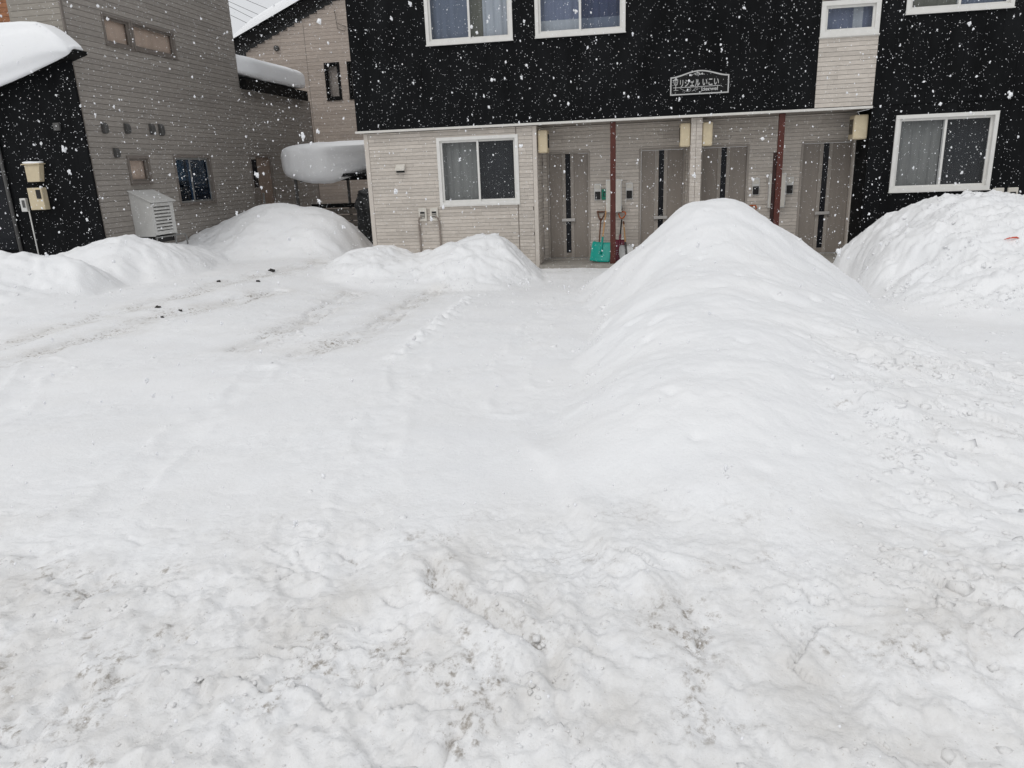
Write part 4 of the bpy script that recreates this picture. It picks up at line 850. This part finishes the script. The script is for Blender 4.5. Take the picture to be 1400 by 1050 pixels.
# ------------------------------------------------------------------ shovels at the doors
def shovel(base, top, bw, bh, bmat, smat, gmat, lab, grip='d', curve=.05, flare=1.0, scoop=False):
    """base: bottom middle of the blade, top: end of the shaft; leans back against the wall"""
    base, top = Vector(base), Vector(top)
    t = thing('snow_shovel', base, lab, 'shovel', 'snow shovels leaning beside the doors')
    ax_ = (top - base).normalized(); sx_ = Vector((1, 0, 0)); sx_ = (sx_ - ax_ * sx_.dot(ax_)).normalized(); nn = sx_.cross(ax_).normalized()
    if nn.y > 0: nn = -nn
    nu, nv = 14, 10; vs = []; fs = []
    for lay in (0, 1):
        for j in range(nv + 1):
            for i in range(nu + 1):
                u = i / nu * 2 - 1; v = j / nv; wd = bw / 2 * (1 - (1 - flare) * v)
                if v > .8: wd *= 1 - .12 * ((v - .8) / .2) ** 2
                if scoop: wd = bw / 2 * math.sqrt(max(.05, 1 - (abs(v * 2 - 1)) ** 3.2 * .55))
                dz = curve * (u * u) + curve * .7 * (1 - v) ** 3 + .008 * (abs(((u * 3.5) % 1) - .5) < .16) * (.1 < v < .9)
                p = base + sx_ * (u * wd) + ax_ * (v * bh) + nn * (dz + (0 if lay == 0 else -.006)); vs.append(p)
    st = (nu + 1) * (nv + 1)
    for j in range(nv):
        for i in range(nu):
            a = j * (nu + 1) + i; fs.append((a, a + 1, a + nu + 2, a + nu + 1)); fs.append((a + st, a + st + nu + 1, a + st + nu + 2, a + st + 1))
    rim = [i for i in range(nu + 1)] + [(j * (nu + 1) + nu) for j in range(1, nv + 1)] + [nv * (nu + 1) + i for i in range(nu - 1, -1, -1)] + [j * (nu + 1) for j in range(nv - 1, 0, -1)]
    for k_ in range(len(rim)): a, b = rim[k_], rim[(k_ + 1) % len(rim)]; fs.append((a, b, b + st, a + st))
    q = MB(); q.add(vs, fs, 1.0, True); q.build('blade', bmat, t)
    q = MB(); q.tube([base + ax_ * (bh * .45) + nn * .012, base + ax_ * bh + nn * .012, top], .0165, 10); q.build('shaft', smat, t)
    if bmat != 'alu': 
        q = MB(); q.tube([base + ax_ * (bh * .4) + nn * .014, base + ax_ * (bh + .12) + nn * .012], [.03, .022], 10); q.build('socket', bmat, t)
    else:
        q = MB(); q.tube([base + ax_ * (bh * .3) + nn * .014, base + ax_ * (bh + .06) + nn * .012], [.026, .022], 10); q.build('socket', 'greyvent', t)
    q = MB()
    if grip == 'd':
        w2 = .075; pts = [top - ax_ * .02, top + ax_ * .03 - sx_ * w2 * .7, top + ax_ * .1 - sx_ * w2, top + ax_ * .145 - sx_ * w2 * .8, top + ax_ * .145 + sx_ * w2 * .8, top + ax_ * .1 + sx_ * w2, top + ax_ * .03 + sx_ * w2 * .7, top - ax_ * .02]
        q.tube(pts, .0165, 8)
    elif grip == 'y':
        q.tube([top - ax_ * .06, top + ax_ * .06 - sx_ * .06, top + ax_ * .16 - sx_ * .085], .017, 8); q.tube([top - ax_ * .06, top + ax_ * .06 + sx_ * .06, top + ax_ * .16 + sx_ * .085], .017, 8); q.tube([top + ax_ * .155 - sx_ * .1, top + ax_ * .155 + sx_ * .1], .017, 8)
    else: q.tube([top - ax_ * .05, top + ax_ * .02], .02, 8)
    q.build('grip', gmat, t); return t
shovel((-.79, 16.2, .06), (-.66, 16.82, 1.25), .43, .46, 'teal', 'wood', 'wood', 'snow shovel with a square teal blade and light wooden shaft', 'n', .035)
shovel((-.84, 16.42, .06), (-.79, 16.8, .95), .3, .3, 'maroon', 'brownwood', 'brownwood', 'shovel behind the teal one, only its brown forked grip showing', 'y')
shovel((-.4, 16.3, .06), (-.33, 16.78, .95), .3, .5, 'maroon', 'blackplastic', 'orangeplastic', 'snow shovel with a dark red blade, black shaft and orange grip', 'd', .04)
shovel((-.2, 16.16, .06), (-.29, 16.74, .86), .31, .42, 'alu', 'wood', 'brownwood', 'shovel with a rounded grey metal blade right of the red one', 'n', .03, 1, True)
shovel((2.5, 16.3, .06), (2.46, 16.8, 1.0), .36, .42, 'alu', 'wood', 'orangeplastic', 'shovel standing behind the tall snow heap, orange grip showing', 'd', .03)

# ------------------------------------------------------------------ dirty clods, red strip, overhead cables
def clod(x, y, s, lab, seed):
    rr = random.Random(seed); bm = bmesh.new(); bmesh.ops.create_icosphere(bm, subdivisions=2, radius=1)
    zc = ground_z(x, y)
    for v in bm.verts:
        n = v.co.normalized(); k_ = 1 + .35 * math.sin(n.x * 5 + seed) * math.cos(n.y * 4 + seed * 2) + rr.uniform(-.14, .14)
        v.co = Vector((n.x * k_ * s, n.y * k_ * s * .8, n.z * k_ * s * .7 + .1 * s))
    me = bpy.data.meshes.new('ice_clod'); bm.to_mesh(me); bm.free()
    o = link('ice_clod', me, 'clod'); o.location = (x, y, zc); tag(o, lab, 'ice clod', 'dirty clods on the driveway')
for k_, (px, py, s_, lab) in enumerate([(-7.05, 13.46, .06, 'largest pointed black ice clod on the driveway, nearest the houses'), (-6.62, 12.11, .04, 'small grey ice clod just below the pointed black one'), (-6.87, 9.59, .04, 'dark rounded ice clod in the left wheel track'), (-7.29, 11.96, .04, 'flat black ice clod at the end of a thin dark track'),
        (-6.48, 9.52, .03, 'dark crumb at the right of the scattered dirt in the left track'), (-6.45, 9.06, .026, 'dark crumb at the left of the scattered dirt in the left track')]):
    clod(px, py, s_, lab, k_ + 3)
p = Vector((5.07, 11.18, ground_z(5.07, 11.18))); q = MB(); q.tube([p + Vector((-.08, .03, .0)), p + Vector((-.02, .0, .025)), p + Vector((.05, -.01, .03)), p + Vector((.1, .0, .015))], [.004, .011, .012, .003], 6)
tag(q.build('red_strip', 'redplastic'), 'small red plastic strip lying on the right snow heap', 'strip')
for A, B, lab in [((-20.85, 38, 10.47), (-18.19, 38, 9.12), 'lowest of four thin overhead cables crossing the white sky'), ((-20.79, 38, 10.84), (-17.85, 38, 9.3), 'second lowest of four thin overhead cables crossing the white sky'),
        ((-20.1, 38, 10.72), (-17.62, 38, 9.56), 'second highest of four thin overhead cables crossing the white sky'), ((-19.4, 38, 10.84), (-17.01, 38, 9.78), 'highest of four thin overhead cables crossing the white sky')]:
    A, B = Vector(A), Vector(B); dv = (B - A) ; A2 = A - dv * 4; B2 = B + dv * 4
    pts = [A2.lerp(B2, t_ / 12) - Vector((0, 0, .5 * (1 - (t_ / 6 - 1) ** 2) * .3)) for t_ in range(13)]
    q = MB(); q.tube(pts, .012, 5); tag(q.build('power_cable', 'wire'), lab, 'cable', 'overhead cables')

# ------------------------------------------------------------------ loose crumbs and broken lumps of snow
def crumbs(count, seed):
    rng = np.random.default_rng(seed)
    t_ = (1 + 5 ** .5) / 2
    ico = np.array([(-1, t_, 0), (1, t_, 0), (-1, -t_, 0), (1, -t_, 0), (0, -1, t_), (0, 1, t_), (0, -1, -t_), (0, 1, -t_), (t_, 0, -1), (t_, 0, 1), (-t_, 0, -1), (-t_, 0, 1)]) / 1.9
    tri = np.array([(0, 11, 5), (0, 5, 1), (0, 1, 7), (0, 7, 10), (0, 10, 11), (1, 5, 9), (5, 11, 4), (11, 10, 2), (10, 7, 6), (7, 1, 8), (3, 9, 4), (3, 4, 2), (3, 2, 6), (3, 6, 8), (3, 8, 9), (4, 9, 5), (2, 4, 11), (6, 2, 10), (8, 6, 7), (9, 8, 1)])
    x = rng.uniform(-10, 8, count); y = 1.0 + 15 * rng.random(count) ** 1.6
    iy = np.clip(np.searchsorted(gy, y), 0, ny - 1); ix = np.clip(np.searchsorted(gx, x), 0, nx - 1)
    clump = sstep(.02, .4, fbm(x * 1.6, y * 1.3, 3, 201))
    foot = np.exp(-((lift[iy, ix] - .1) / .07) ** 2) * (y > 4)
    wgt = np.clip(street[iy, ix] * (.06 + 1.1 * clump) + pile[iy, ix] * (.15 + .9 * clump) + .55 * foot * (.2 + clump) + .5 * ((own[iy, ix] == names.index('right')) & (lift[iy, ix] > .1)) * clump + .03 * clump, 0, 1)
    wgt = wgt * (y < 15.4) * (x > -1.02 * y - 2) * (x < .66 * y + 2)
    k_ = rng.random(count) < wgt; x, y, ix, iy = x[k_], y[k_], ix[k_], iy[k_]; n = len(x)
    big = np.maximum(pile[iy, ix], (y > 6) * 1.0)
    r = np.clip(rng.lognormal(math.log(.0066), .5, n) * (1 + 1.7 * big), .003, .02 + .028 * big)
    z = Z[iy, ix] - r * .22
    A = rng.normal(size=(n, 3, 3)); Q, _ = np.linalg.qr(A)
    V = (ico[None] * rng.uniform(.45, 1.3, (n, 12, 1)) * rng.uniform(.5, 1.5, (n, 1, 3))) @ Q * r[:, None, None]
    V[:, :, 2] *= .75; V += np.stack([x, y, z], 1)[:, None, :]
    me = bpy.data.meshes.new('snow_crumbs'); me.vertices.add(n * 12); me.vertices.foreach_set('co', V.astype(np.float32).ravel())
    T = (tri[None] + (np.arange(n) * 12)[:, None, None]).reshape(-1, 3)
    me.loops.add(T.size); me.loops.foreach_set('vertex_index', T.astype(np.int32).ravel())
    me.polygons.add(len(T)); me.polygons.foreach_set('loop_start', np.arange(0, T.size, 3, dtype=np.int32))
    a = me.attributes.new('rough', 'FLOAT', 'POINT'); a.data.foreach_set('value', np.repeat(roughm[iy, ix], 12).astype(np.float32))
    a = me.attributes.new('dirt', 'FLOAT', 'POINT'); a.data.foreach_set('value', np.repeat(dirt[iy, ix] * .6, 12).astype(np.float32))
    me.update(calc_edges=True); return me
o = link('snow_crumbs', crumbs(75000, 21), 'snowground'); o['kind'] = 'stuff'; o['label'] = 'loose crumbs of broken snow on the ground'; o['category'] = 'snow crumbs'

# ------------------------------------------------------------------ falling snow
def flakes(count, seed, med, sig, rmin, rmax, blobs):
    rng = np.random.default_rng(seed)
    P = np.stack([rng.uniform(-13, 11, count), rng.uniform(.2, 19, count), rng.uniform(.0, 7.2, count)], 1)
    keep = (np.linalg.norm(P - np.array(EYE), axis=1) > 1.1) & ~((P[:, 0] > -6.2) & (P[:, 1] > 15.6)) & ~((P[:, 0] < -10.2) & (P[:, 1] > 12.7))
    keep &= (P[:, 0] > -1.0 * P[:, 1] - 2.5) & (P[:, 0] < .65 * P[:, 1] + 2.5)          # the air between street and houses
    iy = np.clip(np.searchsorted(gy, P[:, 1]), 0, ny - 1); ix = np.clip(np.searchsorted(gx, P[:, 0]), 0, nx - 1)
    keep &= P[:, 2] > Z[iy, ix] + .06
    if blobs > 1: keep &= np.linalg.norm(P - np.array(EYE), axis=1) > 3.0
    P = P[keep]; n = len(P)
    r = np.clip(rng.lognormal(math.log(med), sig, n), rmin, rmax)
    if blobs > 1:                                                                   # clumps of several stuck flakes
        P = np.repeat(P, blobs, 0); r = np.repeat(r, blobs); P = P + rng.normal(size=P.shape) * r[:, None] * np.array([.42, .42, .62]); r = r * rng.uniform(.45, .85, len(r)); n = len(P)
    oct_ = np.array([(1, 0, 0), (-1, 0, 0), (0, 1, 0), (0, -1, 0), (0, 0, 1), (0, 0, -1)], float)
    tri = np.array([(0, 2, 4), (2, 1, 4), (1, 3, 4), (3, 0, 4), (2, 0, 5), (1, 2, 5), (3, 1, 5), (0, 3, 5)])
    A = rng.normal(size=(n, 3, 3)); Q, _ = np.linalg.qr(A)
    S = rng.uniform(.55, 1.35, (n, 6, 1)); V = (oct_[None] * S) @ Q * r[:, None, None]
    V[:, :, 2] *= 1.3
    return V + P[:, None, :], tri
def flake_mesh(sets):
    V = np.concatenate([a for a, _ in sets]); tri = sets[0][1]; n = len(V)
    me = bpy.data.meshes.new('falling_snow'); me.vertices.add(n * 6); me.vertices.foreach_set('co', V.astype(np.float32).ravel())
    T = (tri[None] + (np.arange(n) * 6)[:, None, None]).reshape(-1, 3)
    me.loops.add(T.size); me.loops.foreach_set('vertex_index', T.astype(np.int32).ravel())
    me.polygons.add(len(T)); me.polygons.foreach_set('loop_start', np.arange(0, T.size, 3, dtype=np.int32)); me.polygons.foreach_set('use_smooth', np.ones(len(T), bool))
    me.update(calc_edges=True); return me
M['flake'] = mat('snowflake', (0.92, 0.93, 0.95), 0.7, 0.0)
o = link('falling_snow', flake_mesh([flakes(105000, 4, .0029, .42, .0016, .0045, 1), flakes(5200, 9, .0054, .45, .003, .012, 12)]), 'flake'); o['kind'] = 'stuff'; o['label'] = 'snowflakes falling through the air'; o['category'] = 'snowfall'
